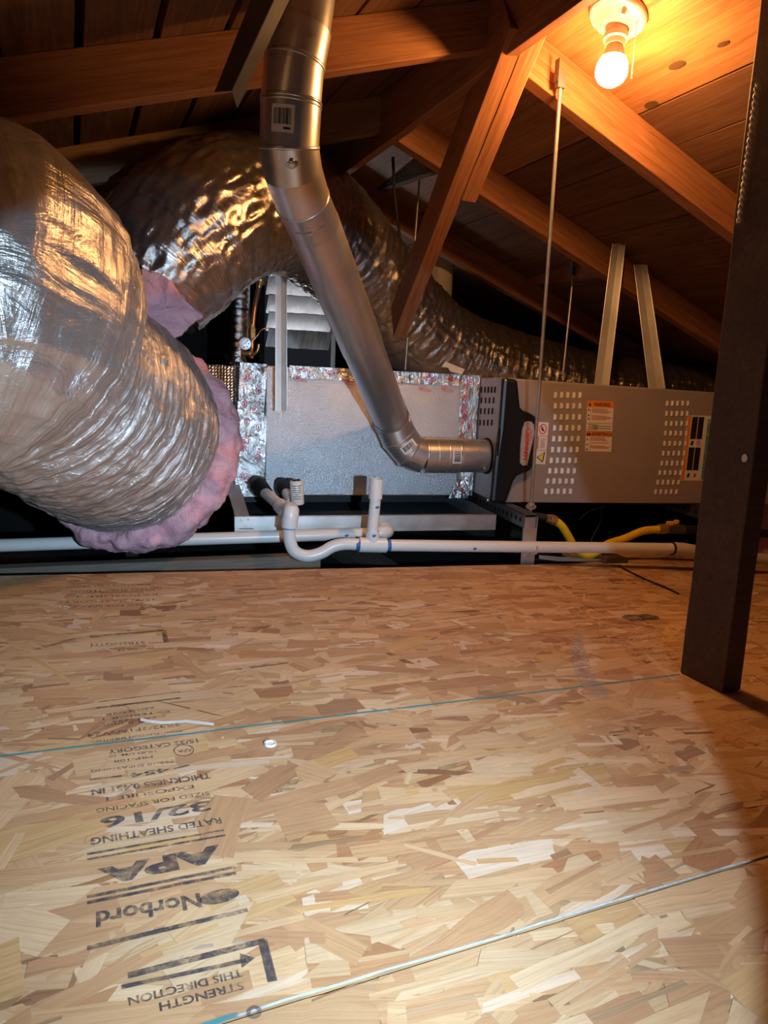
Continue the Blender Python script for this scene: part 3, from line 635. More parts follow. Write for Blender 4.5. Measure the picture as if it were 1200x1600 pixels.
# near-black box under the cases: the gap's shade as colour, with rear flange
m = MB(); m.fbox(-.95, 1.0, .30, .62, .03, .066); part('gap_shade', m, M['blackrub'], coil)

# ================================================================== DUCTS
def duct(name, path, parent, mat, NS, NTH, wrinkle, helix, seed, s_lo=0, s_hi=1, tuck=None, fold=1.0, hl=.35, lump=.9):
    P = crom([p for p, r in path], 400); R_ = crom([r for p, r in path], 400)[:, 0]
    seg = np.linalg.norm(np.diff(P, axis=0), axis=1); S = np.concatenate([[0], np.cumsum(seg)]); LEN = S[-1]
    ix = lambda q: S[min(399, int(q/(len(path)-1)*399))]/LEN
    if s_hi > 1: s_hi = ix(s_hi)
    if s_lo > .6: s_lo = ix(s_lo)
    s = np.linspace(LEN*s_lo, LEN*s_hi, NS); C_ = np.stack([np.interp(s, S, P[:, k]) for k in range(3)], 1); rr_ = np.interp(s, S, R_)
    T_ = np.gradient(C_, axis=0); T_ /= np.linalg.norm(T_, axis=1)[:, None]
    nx = np.array([0, 0, 1.]); NX = np.zeros_like(T_)
    for i in range(NS): nx = nx-T_[i]*nx.dot(T_[i]); nx /= np.linalg.norm(nx); NX[i] = nx
    NY = np.cross(T_, NX); th = np.linspace(0, 2*np.pi, NTH, endpoint=False)
    SS, TH = np.meshgrid(s, th, indexing='ij'); cx, sx = np.cos(TH), np.sin(TH); rad = rr_[:, None]
    f1 = vnoise(SS*55+seed, cx*1.6+sx*.6+TH*.0, sx*1.6+seed)          # rings gathered along the axis
    f2 = vnoise(SS*140+seed*2, cx*3.2, sx*3.2); f3 = vnoise(SS*14+seed, cx*3+9, sx*3); f4 = vnoise(SS*30, cx*9+4, sx*9+seed)
    hx = np.sin((SS/helix+TH/(2*np.pi))*2*np.pi)
    d = wrinkle*(.55*f1+.42*f2+.22*vnoise(SS*330+seed, cx*5, sx*5)+lump*f3+fold*.55*(1-2*np.abs(f4)))+wrinkle*hl*hx
    if tuck: 
        for (a, wd, dep) in tuck: d = d-dep*np.exp(-((SS/LEN-a)/wd)**2)
    rad = rad+d
    pos = C_[:, None, :]+NX[:, None, :]*(rad*cx)[..., None]+NY[:, None, :]*(rad*sx)[..., None]
    m = MB(); m.v = [V(p) for p in pos.reshape(-1, 3)]
    i, j = np.meshgrid(np.arange(NS-1), np.arange(NTH), indexing='ij'); j2 = (j+1) % NTH
    m.f = np.stack([i*NTH+j, i*NTH+j2, (i+1)*NTH+j2, (i+1)*NTH+j], -1).reshape(-1, 4).tolist(); m.f = [tuple(q) for q in m.f]
    m.uv = np.stack([SS, np.minimum(TH, 2*np.pi-TH)*rr_[:, None]], -1).reshape(-1, 2)
    return part(name, m, mat, parent, smooth=70), (C_, T_, rr_)
bigp = [(D(-420, 560, 1.08), .255), (D(-230, 490, 1.02), .258), (D(-66, 478, 1.045), .255), (D(52, 578, 1.26), .243), (D(160, 652, 1.58), .236), (D(196, 690, 1.76), .226)]
big = thing('flex_duct', 'huge crinkled silver flex duct bulging in from the left', 'duct', bigp[3][0]-V((0, 0, .25)))
jr = [.255, .260, .266, .200, .2, .2]; sr = [.2, .2, .205, .208, .236, .226]
duct('foil_jacket', [(p, r) for (p, _), r in zip(bigp, jr)], big, M['foil'], 420, 300, .0060, .035, 3.1, .0, 2.42)
inner, _ = duct('foil_sleeve', [(p, r) for (p, _), r in zip(bigp, sr)], big, M['foil'], 420, 300, .0055, .03, 8.7, 1.8, 5)
# pink batting rolled out at the sleeve's end
rc = bigp[-1][0]; rax = (bigp[-1][0]-bigp[-2][0]).normalized(); rax = (rax*.55+(FX*.35+FN*.75)*.45).normalized()
def batting(name, cen, ax, R1, r1, a0, a1, n, seg, seed, parent):
    a = ZZ-ax*ax.dot(ZZ); a.normalize(); b = ax.cross(a); m = MB(); rows = []
    for i in range(n+1):
        t = a0+(a1-a0)*i/n; e = a*math.cos(t)+b*math.sin(t); row = []; ends = min(1, .35+4*min(i, n-i)/n)
        for k in range(seg+1):
            q = 2*math.pi*k/seg; ck, sk = math.cos(q), math.sin(q); 
            nz = float(vnoise(np.array(t*7+seed), np.array(ck*1.5), np.array(sk*1.5+seed)))*.38+float(vnoise(np.array(t*16+seed), np.array(ck*3), np.array(sk*3)))*.14+float(vnoise(np.array(t*60+seed), np.array(ck*9), np.array(sk*9)))*.05
            rr_ = r1*ends*(1+nz); row.append(cen+e*(R1+ck*rr_)+ax*(sk*rr_*1.25))
        rows.append(row)
    m.grid(rows); return part(name, m, M['pink'], parent, smooth=60)
batting('pink_insulation', rc+rax*.03, rax, .243, .036, -.25, 4.1, 200, 26, 1.3, big)
batting('pink_insulation', rc+rax*.075, rax,   .232, .033, -.4, 3.85, 180, 24, 6.3, big)
m = MB(); n_ = 26; rows = []     # flap of batting above the ring
fl = [(222, 420), (262, 434), (290, 470), (316, 492), (300, 508), (272, 530), (240, 520), (225, 470)]
cpx = (262, 480)
for layer, dd in ((0, 0.0), (1, .022)):
    rows.append([])
outl = crom([V((x, y, 0)) for x, y in fl+fl[:1]], 60)
for rr_ in (1.0, .97, .8, .55, .3, .02):
    rows_ = []
    for (x, y, _) in outl:
        jit = 1+.05*float(vnoise(np.array(x*.12), np.array(y*.12), np.array(3.0))) if rr_ > .9 else 1
        px_, py_ = cpx[0]+(x-cpx[0])*rr_*jit, cpx[1]+(y-cpx[1])*rr_*jit
        h = (0 if rr_ > .98 else .012+.006*float(vnoise(np.array(px_*.08), np.array(py_*.08), np.array(1.0))))
        rows_.append(D(px_, py_, 1.50-h+.0004*(px_-262)))
    rows.append(rows_)
m.grid(rows[2:]); back = [D(cpx[0]+(x-cpx[0])*.98, cpx[1]+(y-cpx[1])*.98, 1.525) for x, y, _ in outl]; m.grid([rows[2], back])
part('insulation_flap', m, M['pink'], big, smooth=60)
# arched duct behind
mp = [(D(222, 452, 1.62), .150), (D(262, 400, 1.64), .168), (D(325, 344, 1.70), .172), (D(402, 322, 1.86), .172), (D(490, 352, 2.15), .176), (D(582, 442, 2.42), .166), (D(685, 540, 2.70), .164), (D(810, 588, 2.90), .17), (D(960, 622, 3.02), .17), (D(1180, 640, 3.2), .165), (D(1320, 640, 3.3), .165)]
mid = thing('flex_duct', 'arched shiny flex duct passing behind the vent pipe and furnace', 'duct', mp[2][0]-V((0, 0, .2)))
mj, _ = duct('foil_jacket', mp, mid, M['foil_dull'], 620, 190, .0052, .06, 5.2, 0, 1, fold=1.3, hl=.12, lump=.35)
# sticker lying on the coil case top
m = MB(); q = [D(x, y, 2.42) for x, y in ((696, 565), (726, 577), (722, 585), (704, 580), (700, 574), (690, 573))]; m.add(q+[p+V((0, .001, -.001)) for p in q], [tuple(range(6)), tuple(range(6, 12))[::-1]]+[(i, (i+1) % 6, 6+(i+1) % 6, 6+i) for i in range(6)])
solo('paper_tag', 'torn white paper tag on top of the coil case', 'tag', m, M['white'])

# ================================================================== VENT PIPE
vp = [D(496, -150, 1.16), D(470, 45, 1.19), D(459, 108, 1.20), D(455, 158, 1.212), D(452, 230, 1.235), D(458, 268, 1.265), D(472, 312, 1.32), D(490, 352, 1.39), AT(612, 656, .09), AT(624, 684, .10), AT(640, 704, .10), FL(-.215, .10, .214), FL(-.002, .10, .214)]
vent = thing('vent_pipe', 'galvanised metal vent pipe angling down to the furnace side', 'vent pipe', FL(-.1, .1, .15))
RV = .0500
def seg_pipe(name, pts, r, mat=M['vent'], seg=36): m = MB(); m.tube(pts, r, seg); return part(name, m, mat, vent, smooth=40)
def band(p, ax, r, h, k=1.03):
    m = MB(); ax = ax.normalized(); m.tube_profile(p, ax, [(-h/2, r*.995), (-h/2.5, r*k), (0, r*(k+.008)), (h/2.5, r*k), (h/2, r*.995)], 40); return part('bead', m, M['vent'], vent, smooth=50)
def d01(i, j): return (vp[j]-vp[i]).normalized()
def mitred(pts, rads, names, seg=40):
    n = len(pts); dirs = [(pts[k+1]-pts[k]).normalized() for k in range(n-1)]; rings = []; nx = None
    for k in range(n):
        tg = dirs[0] if k == 0 else dirs[-1] if k == n-1 else (dirs[k-1]+dirs[k]).normalized()
        if nx is None: a = V((1, 0, 0)); nx = a
        nx = (nx-tg*nx.dot(tg)).normalized(); ny = tg.cross(nx); rings.append((pts[k], nx.copy(), ny))
    for k in range(n-1):
        ra, rb_ = rads[k]; m = MB(); rows = []
        for (c, ax_, ay_), r_ in ((rings[k], ra), (rings[k+1], rb_)): rows.append([c+(ax_*math.cos(2*math.pi*q/seg)+ay_*math.sin(2*math.pi*q/seg))*r_ for q in range(seg+1)])
        m.grid(rows); part(names[k], m, M['vent'], vent, smooth=40)
seg_pipe('pipe_section', [vp[0], vp[1]+d01(0, 1)*.02], RV*1.0)
mitred([vp[1], vp[2], vp[3], vp[4], vp[5], vp[6], vp[7]], [(RV*1.04, RV*1.03), (RV*1.025, RV*1.03), (RV*1.045, RV*1.045), (RV*1.05, RV*1.05), (RV*1.045, RV*1.04), (RV*1.02, RV*1.04)],
       ['pipe_collar', 'elbow_segment', 'elbow_segment', 'elbow_segment', 'elbow_segment', 'pipe_collar'])
band(vp[1].lerp(vp[2], .85), d01(1, 2), RV*1.035, .007, 1.01); band(vp[3], d01(2, 4), RV*1.05, .006, 1.012); band(vp[3]+d01(3, 4)*.006, d01(2, 4), RV*1.05, .004, 1.01); band(vp[4], d01(3, 5), RV*1.055, .006, 1.012); band(vp[6], d01(5, 7), RV*1.045, .006, 1.012)
for k_ in (.35, .6, .95): band(vp[6].lerp(vp[7], k_), d01(6, 7), RV*1.005, .006, 1.018)
mid_ = vp[7].lerp(vp[8], .52)
seg_pipe('pipe_section', [vp[7]-d01(7, 8)*.01, mid_], [RV*1.03, RV*1.09]); RV = .0548; seg_pipe('pipe_section', [mid_-d01(7, 8)*.01, vp[8]], [RV*.965, RV])
m = MB(); sd = (d01(7, 8).cross(fwd)).normalized(); m.tube([vp[7]+sd*.0515, mid_+sd*.0540], .0022, 6); part('pipe_seam', m, M['vent'], vent, smooth=60)
mitred([vp[8]-d01(7, 8)*.03, vp[8], vp[9], vp[10], vp[11]], [(RV*1.03, RV*1.03), (RV*1.02, RV*1.03), (RV*1.04, RV*1.04), (RV*1.04, RV*1.04)], ['pipe_collar', 'elbow_segment', 'elbow_segment', 'elbow_segment'])
for a, ax in ((vp[8], d01(7, 9)), (vp[9], d01(8, 10)), (vp[10], d01(9, 11))): band(a, ax, RV*1.03, .009)
seg_pipe('pipe_section', [vp[11], vp[11]+FX*.12], RV*1.03); seg_pipe('inlet_stub', [vp[11]+FX*.11, vp[12]], RV*.97)
for k_ in (.005, .04, .075, .112): band(vp[11]+FX*k_, FX, RV*1.03, .006, 1.02)
m = MB(); m.tube_profile(FL(-.004, .10, .214), FX, [(0, RV*1.06), (.003, RV*1.06)], 36); part('inlet_rim', m, M['void'], vent)
for p in (vp[11]+FX*.19+ZZ*-.035-FN*.047, vp[11]+FX*.17+ZZ*.05-FN*.02):
    m = MB(); m.lathe(p, -FN, [(0, .005), (.004, .004)], 8); part('screw', m, M['zinc'], vent)
# dent with a screw in the upper elbow, rivet tabs
pd = vp[4].lerp(vp[5], .55); tocam = (CAM-pd).normalized()
m = MB(); m.lathe(pd+tocam*.051, tocam, [(0, .013), (.002, .011), (.003, .005), (.006, .004), (.007, .002)], 16); part('screw', m, M['zinc'], vent, smooth=50)
def cylpatch(cen, ax, r, a0, a1, h0, h1, n=10):
    ax = ax.normalized(); e = (CAM-cen); e = (e-ax*e.dot(ax)).normalized(); f = ax.cross(e); m = MB(); rows = []
    for hh in (h0, h1): rows.append([cen+ax*hh+(e*math.cos(a)+f*math.sin(a))*r for a in [a0+(a1-a0)*i/n for i in range(n+1)]])
    m.grid(rows); return m
def barcode(cen, ax, r, a0, a1, h0, h1, along=True):
    bs_ = part('barcode_sticker', cylpatch(cen, ax, r+.0006, a0, a1, h0, h1), M['white'], vent, smooth=60)
    mm = MB(); a = a0+(a1-a0)*.12
    while a < a0+(a1-a0)*.85:
        wv = (a1-a0)*random.choice((.014, .025, .04)); q = cylpatch(cen, ax, r+.0011, a, a+wv, h0+(h1-h0)*.28, h0+(h1-h0)*.86, 1); mm.add(q.v, q.f); a += wv+(a1-a0)*random.choice((.015, .03))
    q = cylpatch(cen, ax, r+.0011, a0+(a1-a0)*.55, a0+(a1-a0)*.85, h0+(h1-h0)*.10, h0+(h1-h0)*.18, 3); mm.add(q.v, q.f)
    part('barcode_print', mm, M['ink'], bs_)
barcode(vp[3].lerp(vp[4], .50), -d01(3, 4), .0526, -.62, .12, -.021, .021)
barcode(vp[9].lerp(vp[10], .5), -d01(9, 10), RV*1.035, -.35, .55, -.016, .012)
barcode(vp[11]+FX*.098, -FX, RV*1.035, -.45, .35, -.018, .018)
for cen, ax in ((vp[1].lerp(vp[2], .35), d01(1, 2)), (vp[6].lerp(vp[7], .45), d01(6, 7))):
    for a in (-.5, .15, .55): part('locking_tab', cylpatch(cen, ax, .0526, a, a+.3, -.003, .003), M['vent'], vent, smooth=60)

# ================================================================== HANGERS, RODS, BRACKETS
def channel(name, label, cat, edges, mat, th=.0012):
    """folded strip: edges = three or more lines (a, b); neighbours are joined by a sheet"""
    m = MB()
    for (a0, b0_), (a1, b1_) in zip(edges[:-1], edges[1:]):
        n = (b0_-a0).cross(a1-a0).normalized()*th; m.add([a0, b0_, b1_, a1, a0+n, b0_+n, b1_+n, a1+n], [(0, 1, 2, 3), (7, 6, 5, 4), (0, 4, 5, 1), (1, 5, 6, 2), (2, 6, 7, 3), (3, 7, 4, 0)])
    return solo(name, label, cat, m, mat)
channel('steel_angle', 'dark steel angle hanging from the roof left of the vent pipe', 'steel angle',
        [(D(335, 144, 1.10), D(439, -120, .99)), (D(362, 142, 1.055), D(482, -120, .95)), (D(371, 169, 1.10), D(510, -120, .99))], M['steel_dark'])
def px_channel(name, label, cat, l0, l1, r0_, r1, d0, d1, lip, mat):
    a0, a1 = D(*l0, d0), D(*l1, d1); b0_, b1_ = D(*r0_, d0), D(*r1, d1); nv = (CAM-a0).normalized()*lip; mid0, mid1 = a0.lerp(b0_, .5)-nv*.25, a1.lerp(b1_, .5)-nv*.25
    return channel(name, label, cat, [(a0+nv, a1+nv), (a0, a1), (mid0, mid1), (b0_, b1_), (b0_+nv, b1_+nv)], mat)
px_channel('hanger_strap', 'flat galvanised hanger strap lapping down over the foil coil case', 'strap', (431, 642), (431, 255), (448, 642), (447, 255), 2.11, 1.98, .004, M['galv'])
px_channel('metal_stud', 'tall galvanised stud leaning right on top of the furnace', 'metal stud', (929, 602), (957, 381), (951, 603), (977, 379), 2.36, 2.30, .010, M['galv'])
px_channel('metal_stud', 'shorter galvanised stud leaning left on top of the furnace', 'metal stud', (1014, 607), (991, 414), (1039, 607), (1010, 412), 2.40, 2.38, .010, M['galv'])
def rod(label, p0, p1, r, nut=True):
    t_ = thing('threaded_rod', label, 'rod', p0); m = MB(); m.tube([p0, p1], r, 10); part('rod', m, M['zinc'], t_, smooth=50); ax = (p1-p0).normalized()
    if nut:
        m = MB(); m.lathe(p0+ax*.02, ax, [(0, r*2.4), (.008, r*2.4)], 6); part('nut', m, M['zinc'], t_); m = MB(); m.lathe(p0+ax*.016, ax, [(0, r*3.4), (.003, r*3.4)], 16); part('washer', m, M['zinc'], t_)
        m = MB(); m.box(p1, .02, .012, .03); m.box(p1+V((-.010, 0, .018)), .004, .016, .045); part('beam_clip', m, M['steel_dark'], t_)
    return t_
rod('long threaded rod in front of the furnace hanging from the rafter', AT(829, 800, -.17), YP(876, 126, 1.375), .0045)
rod('short thin threaded rod behind the furnace near the metal studs', D(879, 592, 2.62), YP(896, 424, 2.2), .0042)
rod('thin threaded rod behind the diagonal strut and vent pipe', D(633, 578, 2.45), YP(656, 274, 2.28), .0042, False)
m = MB(); m.tube([D(614, 246, 2.2), D(616, 300, 2.2), D(622, 350, 2.25), D(628, 400, 2.3), D(633, 440, 2.32)], .005, 8); solo('cable', 'dark cable hanging from the short grey board left of strut', 'cable', m, M['blackrub'], smooth=60)
# slotted struts carrying the furnace
def slotted(label, s, t0, t1, z0, z1, holes):
    t_ = thing('slotted_strut', label, 'strut', FL(s, t0, z0)); m = MB(); th = .003; W = .041
    for a in ((s, s+th, z0, z1), (s+W-th, s+W, z0, z1), (s, s+W, z1-th, z1)): m.fbox(a[0], a[1], t0, t1, a[2], a[3])
    part('channel', m, M['steel_dark'], t_)
    for t in holes:
        m = MB(); m.lathe(FL(s-.0006, t, (z0+z1)/2), FX, [(0, .0075), (.001, .0075)], 12); part('slot', m, M['void'], t_)
    return t_
slotted('slotted steel strut under the left end of the furnace', .012, -.185, .6, .036, .077, [-.16+.032*i for i in range(15)])
slotted('slotted steel strut under the right end of the furnace', .70, -.05, .6, .032, .072, [-.03+.032*i for i in range(8)])
t_ = thing('pipe_bracket', 'upright aluminium bracket clamping the drain pipe at the deck edge', 'bracket', K(*KP(822, 884), .001))
TB = -.178
q = [AT(x, y, TB) for x, y in ((819, 808), (841, 808), (834, 884), (813, 884))]; m = MB(); m.add(q+[p+FN*.002 for p in q], [(0, 1, 2, 3), (7, 6, 5, 4), (0, 4, 5, 1), (1, 5, 6, 2), (2, 6, 7, 3), (3, 7, 4, 0)]); part('plate', m, M['alu'], t_)
m = MB(); c_ = AT(834, 857, -.2); m.tube_profile(c_-FX*.006, FX, [(0, .0178), (.003, .0188), (.009, .0188), (.012, .0178)], 24); part('clamp', m, M['galv'], t_, smooth=50)
m = MB(); m.lathe(AT(824, 868, TB), -FN, [(0, .006), (.006, .005)], 6); part('screw', m, M['zinc'], t_)
# drain pan
pan = thing('drain_pan', 'dark-bottomed metal drain pan under the coil case', 'pan', FL(-.4, .2, .0)); zf0, zf1 = .005, .050
m = MB(); s0, s1 = -.80, -.018
m.fbox(s0, s1, -.05, .62, zf0, zf0+.003); part('pan_bottom', m, M['slate'], pan)
m = MB(); m.fbox(s0, s1, -.052, -.05, zf0-.002, zf1); m.fbox(s0, s1, -.052, -.040, zf1-.0015, zf1); part('pan_front', m, M['alu'], pan)
for sa in (s0, s1): m = MB(); m.fbox(sa-.001, sa+.001, -.05, .62, zf0, zf1); part('pan_side', m, M['alu'], pan)
m = MB(); m.fbox(s0, s1, .618, .62, zf0, zf1); part('pan_back', m, M['alu'], pan)
for px, py in ((377, 813), (388, 812), (384, 822), (760, 815)):
    m = MB(); m.lathe(AT(px, py, -.052), -FN, [(0, .003), (.0015, .002)], 8); part('rivet', m, M['zinc'], pan)
channel('metal_strap', 'bent metal strap from the coil case corner down to the pan', 'strap', [(AT(352, 757, .185), AT(374, 827, -.056)), (AT(374, 757, .185), AT(396, 827, -.056))], M['alu'])

# ================================================================== CONDENSATE PIPES
RP = .0165; TD = -.20
dr = thing('drain_pipe', 'white plastic drain pipe with trap and open standpipe before the coil', 'drain pipe', AT(580, 860, TD))
c1, c2 = AT(412, 768, .06), AT(449, 800, -.16); c3 = AT(453, 812, TD); 
def pp(name, pts, r, mat=M['pvc'], seg=20, label=None): m = MB(); m.tube(pts, r, seg); return part(name, m, mat, dr, smooth=45, label=label)
pp('pipe_length', [c1, c2], RP)
pp('elbow_fitting', list(map(V, crom([c2.lerp(c1, .28), c2.lerp(c1, .05), AT(455, 797, -.195), AT(453, 812, TD), AT(452, 824, TD)], 14))), RP*1.28)
pp('trap_bend', list(map(V, crom([AT(452, 822, TD), AT(453, 845, TD), AT(461, 862, TD), AT(480, 869, TD), AT(502, 864, TD), AT(520, 854, TD), AT(540, 850, TD), AT(566, 851, TD)], 40))), RP)
pp('pipe_length', [AT(600, 852, TD), AT(1052, 857, TD)], RP, M['pvc'])
pp('tee_fitting', [AT(561, 851, TD), AT(603, 852, TD)], RP*1.26)
pp('tee_branch', [AT(581, 851, TD), AT(582, 838, TD), AT(582, 830, TD)], RP*1.12)
pp('standpipe', [AT(581, 840, TD), AT(587, 775, TD)], RP*.92)
m = MB(); a_, b_ = AT(586.5, 779, TD), AT(588, 748, TD); ax = (b_-a_).normalized(); L = (b_-a_).length
ro, ri = RP*1.12, RP*.82; nseg = 28; m.tube_profile(a_, ax, [(0, ro), (L, ro), (L, ri), (L-.03, ri*.98), (L-.03, .0001)], nseg); part('standpipe_cap', m, M['pvc'], dr, smooth=45, label='open socket on top of standpipe')
pp('coupling', [AT(1050, 857, TD), AT(1066, 858, TD), AT(1084, 861, TD)], RP*1.2, M['pvc_old']); pp('pipe_length', [AT(1084, 861, TD), AT(1140, 868, TD), AT(1260, 880, TD)], RP, M['pvc_old'])
def primer(p, ax, r, h=.006): m = MB(); m.tube_profile(p, ax.normalized(), [(-h/2, r), (h/2, r)], 20); part('primer_smear', m, M['primer'], dr)
primer(AT(559, 851, TD), FX, RP*1.03, .014); primer(AT(607, 852, TD), FX, RP*1.03, .010); primer(AT(452, 825, TD), ZZ, RP*1.03, .004); primer(AT(1083, 861, TD), FX, RP*1.06, .012)
m = MB(); m.tube_profile(AT(1050, 857, TD), FX, [(-.003, RP*1.22), (.003, RP*1.22)], 20); part('dark_ring', m, M['black'], dr)
for px, py in ((587, 791), (540, 835), (582, 835), (738, 855)):
    m = MB(); m.flat([(-.006, -.001), (0, -.004), (.007, .001), (.002, .004), (-.004, .003)], AT(px, py, TD)-FN*RP*1.3 if px != 540 else AT(px, py, -.1)-FN*RP*1.05, FX, ZZ); part('primer_smear', m, M['primer'], dr)
bk = lambda p, r, nm: part(nm, MB().tube([p+V((random.uniform(-.004, .004),)*3) for p in p], r, 14), M['blackrub'], dr, smooth=60)
bk([AT(404, 764, .19), AT(402, 757, .13), AT(406, 760, .08), AT(416, 772, .04)], [.022, .026, .025, .020], 'black_wrapping')
bk([AT(446, 760, .19), AT(440, 756, .14), AT(442, 764, .10), AT(450, 775, .07)], [.016, .019, .018, .015], 'black_wrapping')
pp('pipe_stub', [AT(447, 770, .08), AT(455, 785, .02)], RP*.9)
sw = thing('float_switch', 'small white cylindrical float switch with printed text by coil case', 'switch', AT(464, 789, -.01))
m = MB(); a_, b_ = AT(465, 788, -.01), AT(463, 751, -.01); ax = (b_-a_).normalized(); L = (b_-a_).length; m.tube_profile(a_, ax, [(0, .018), (.002, .0195), (L-.002, .0195), (L, .018)], 28); part('body', m, M['pvc'], sw, smooth=40)
m = MB(); m.tube_profile(b_, ax, [(0, .011), (.004, .011)], 16); part('cap', m, M['black'], sw)
_v = vent; m = MB()
for k, wv in enumerate((.75, .6, .66, .62, .3, .6, .55)):
    q = cylpatch(a_, ax, .0200, -wv, wv, L*(.80-.09*k), L*(.825-.09*k), 5); m.add(q.v, q.f)
part('printed_text', m, M['ink'], sw)
d2 = thing('drain_pipe', 'straight white secondary drain pipe running left under the flex duct', 'drain pipe', AT(300, 850, -.1))
T2 = -.10
m = MB(); m.tube([AT(-180, 858, T2), AT(596, 833, T2)], RP*1.02, 20); part('pipe_length', m, M['pvc'], d2, smooth=45)
m = MB(); m.tube(list(map(V, crom([AT(590, 833, T2), AT(602, 831, T2), AT(605, 830, T2+.03), AT(602, 828, T2+.05)], 10))), RP*1.22, 18); part('elbow_fitting', m, M['pvc'], d2, smooth=45)

# ================================================================== GAS LINE
gas = thing('gas_connector', 'yellow flexible gas line below the furnace with yellow shutoff valve', 'gas line', AT(900, 860, -.11))
TG = -.10
def gp(name, pts, r, mat, n=30, seg=14): m = MB(); m.tube(list(map(V, crom(pts, n))) if len(pts) > 2 else pts, r, seg); return part(name, m, mat, gas, smooth=60)
gp('flexible_hose', [AT(864, 812, TG), AT(877, 821, TG), AT(888, 838, TG), AT(900, 858, TG), AT(916, 868, TG), AT(934, 862, TG), AT(950, 850, TG), AT(975, 842, TG), AT(1004, 830, TG), AT(1030, 827, TG)], .0125, M['yellow'], 60)
for a, b, r in (((853, 810), (862, 811), .013), ((860, 811), (868, 814), .0155), ((1028, 827), (1042, 826), .0165)): gp('fitting', [AT(*a, TG), AT(*b, TG)], r, M['brass'], seg=6 if r > .014 else 14)
gp('black_nipple', [AT(835, 806, TG+.03), AT(856, 810, TG)], .012, M['blackrub'])
gp('valve_body', [AT(1040, 826, TG), AT(1068, 827, TG)], .015, M['steel_dark']); gp('black_pipe', [AT(1066, 827, TG), AT(1240, 836, TG)], .0145, M['blackrub'])
m = MB(); c_ = AT(1050, 817, TG); m.box(c_, .040, .010, .012, FX, FN, ZZ); m.box(c_+FX*-.006-ZZ*.006, .018, .016, .018, FX, FN, ZZ); m.box(c_+FX*.016+ZZ*.003, .014, .014, .014, FX, FN, ZZ); part('valve_handle', m, M['ylw'], gas, bevel=.003, label='yellow lever handle')
# loose wires below the furnace
for k, pts in enumerate(([(940, 790), (938, 815), (925, 840), (924, 850)], [(905, 812), (918, 800), (930, 795), (948, 790)])):
    m = MB(); m.tube(list(map(V, crom([AT(x, y, .05) for x, y in pts], 16))), .0018, 6); solo('wire', ['thin grey wire hanging below the furnace, right of hose', 'thin grey wire looping under the furnace bottom'][k], 'wire', m, M['steel_dark'], smooth=60)
t_ = thing('clear_tubing', 'bundle of clear plastic tubing lying at the deck edge by bracket', 'tubing', K(*KP(890, 878), .003))
for k in range(5):
    m = MB(); m.tube([K(*KP(x, y+k*1.6-3+random.uniform(-.7, .7)), .004+.001*k) for x, y in ((842, 873), (870, 876), (900, 877), (935, 875), (955, 872))], .0022, 6); part('tube', m, M['clear'], t_, smooth=60)
m = MB(); u_, v_ = KP(962, 881); m.prism([(-.045, 0), (.05, 0), (.055, .014), (.03, .022), (-.04, .020)], K(u_, v_, .0015), E1, EN, -.05); solo('wood_scrap', 'small dark wood scrap on the deck by the tubing', 'wood scrap', m, M['post'], bevel=.002)
m = MB(); m.tube([K(*KP(x, y), .004) for x, y in ((966, 886), (985, 896), (1010, 908), (1040, 920), (1060, 930))], .0026, 6); solo('cord', 'dark cord lying along the deck seam', 'cord', m, M['blackrub'], smooth=60)

# ================================================================== LINESET AND SMALL PARTS ABOVE THE COIL
ls = thing('insulated_pipe', 'foil-wrapped refrigerant pipe rising above the coil case', 'pipe', D(371, 563, 2.25))
pth = [D(371, 568, 2.25), D(372, 500, 2.25), D(374, 450, 2.24)]; m = MB(); m.tube(list(map(V, crom(pth, 40))), [.028+.002*math.sin(i*1.7) for i in range(40)], 22); m.uv = [(v.z, v.x) for v in m.v]; part('foil_wrap', m, M['foil_tape'], ls, smooth=60)
m = MB(); m.tube_profile(D(373, 485, 2.25), ZZ, [(0, .031), (.006, .031)], 20); part('black_band', m, M['black'], ls)
m = MB(); m.tube([D(374, 455, 2.24), D(372, 425, 2.22)], .024, 18); part('copper_band', m, M['copper'], ls, smooth=60)
m = MB(); m.box(D(388, 475, 2.30), .010, .004, .26); solo('daylight_strip', 'narrow pale upright strip standing in for daylight beside the foil-wrapped pipe', 'strip', m, M['alu'])  # pale strip added where daylight shows through a gap
cl = thing('copper_line', 'thin copper line with brass filter and round gauge above coil case', 'copper pipe', D(392, 560, 2.2))
def cp(name, pts, r, mat, seg=12, n=20): m = MB(); m.tube(list(map(V, crom(pts, n))), r, seg); return part(name, m, mat, cl, smooth=60)
cp('tube', [D(393, 560, 2.2), D(394, 520, 2.2), D(398, 480, 2.2), D(404, 450, 2.2)], .0075, M['copper']); cp('tube', [D(409, 430, 2.2), D(412, 415, 2.2), D(416, 400, 2.2)], .006, M['copper'])
m = MB(); a_, b_ = D(404.5, 450, 2.2), D(410, 424, 2.2); ax = (b_-a_).normalized(); L = (b_-a_).length; m.tube_profile(a_, ax, [(0, .008), (L*.2, .010), (L*.3, .016), (L*.5, .018), (L*.7, .016), (L*.85, .008), (L, .007)], 20); part('filter_body', m, M['brass'], cl, smooth=50)
m = MB(); m.lathe(D(394, 528, 2.2), ZZ, [(0, .013), (.028, .013), (.03, .010), (.04, .010)], 6); part('brass_nut', m, M['brass'], cl)
c_ = D(383, 537, 2.16); m = MB(); m.lathe(c_, (CAM-c_), [(-.012, .017), (0, .0185), (.003, .0185), (.0035, .015)], 24); g_ = part('gauge', m, M['silver'], cl, smooth=40)
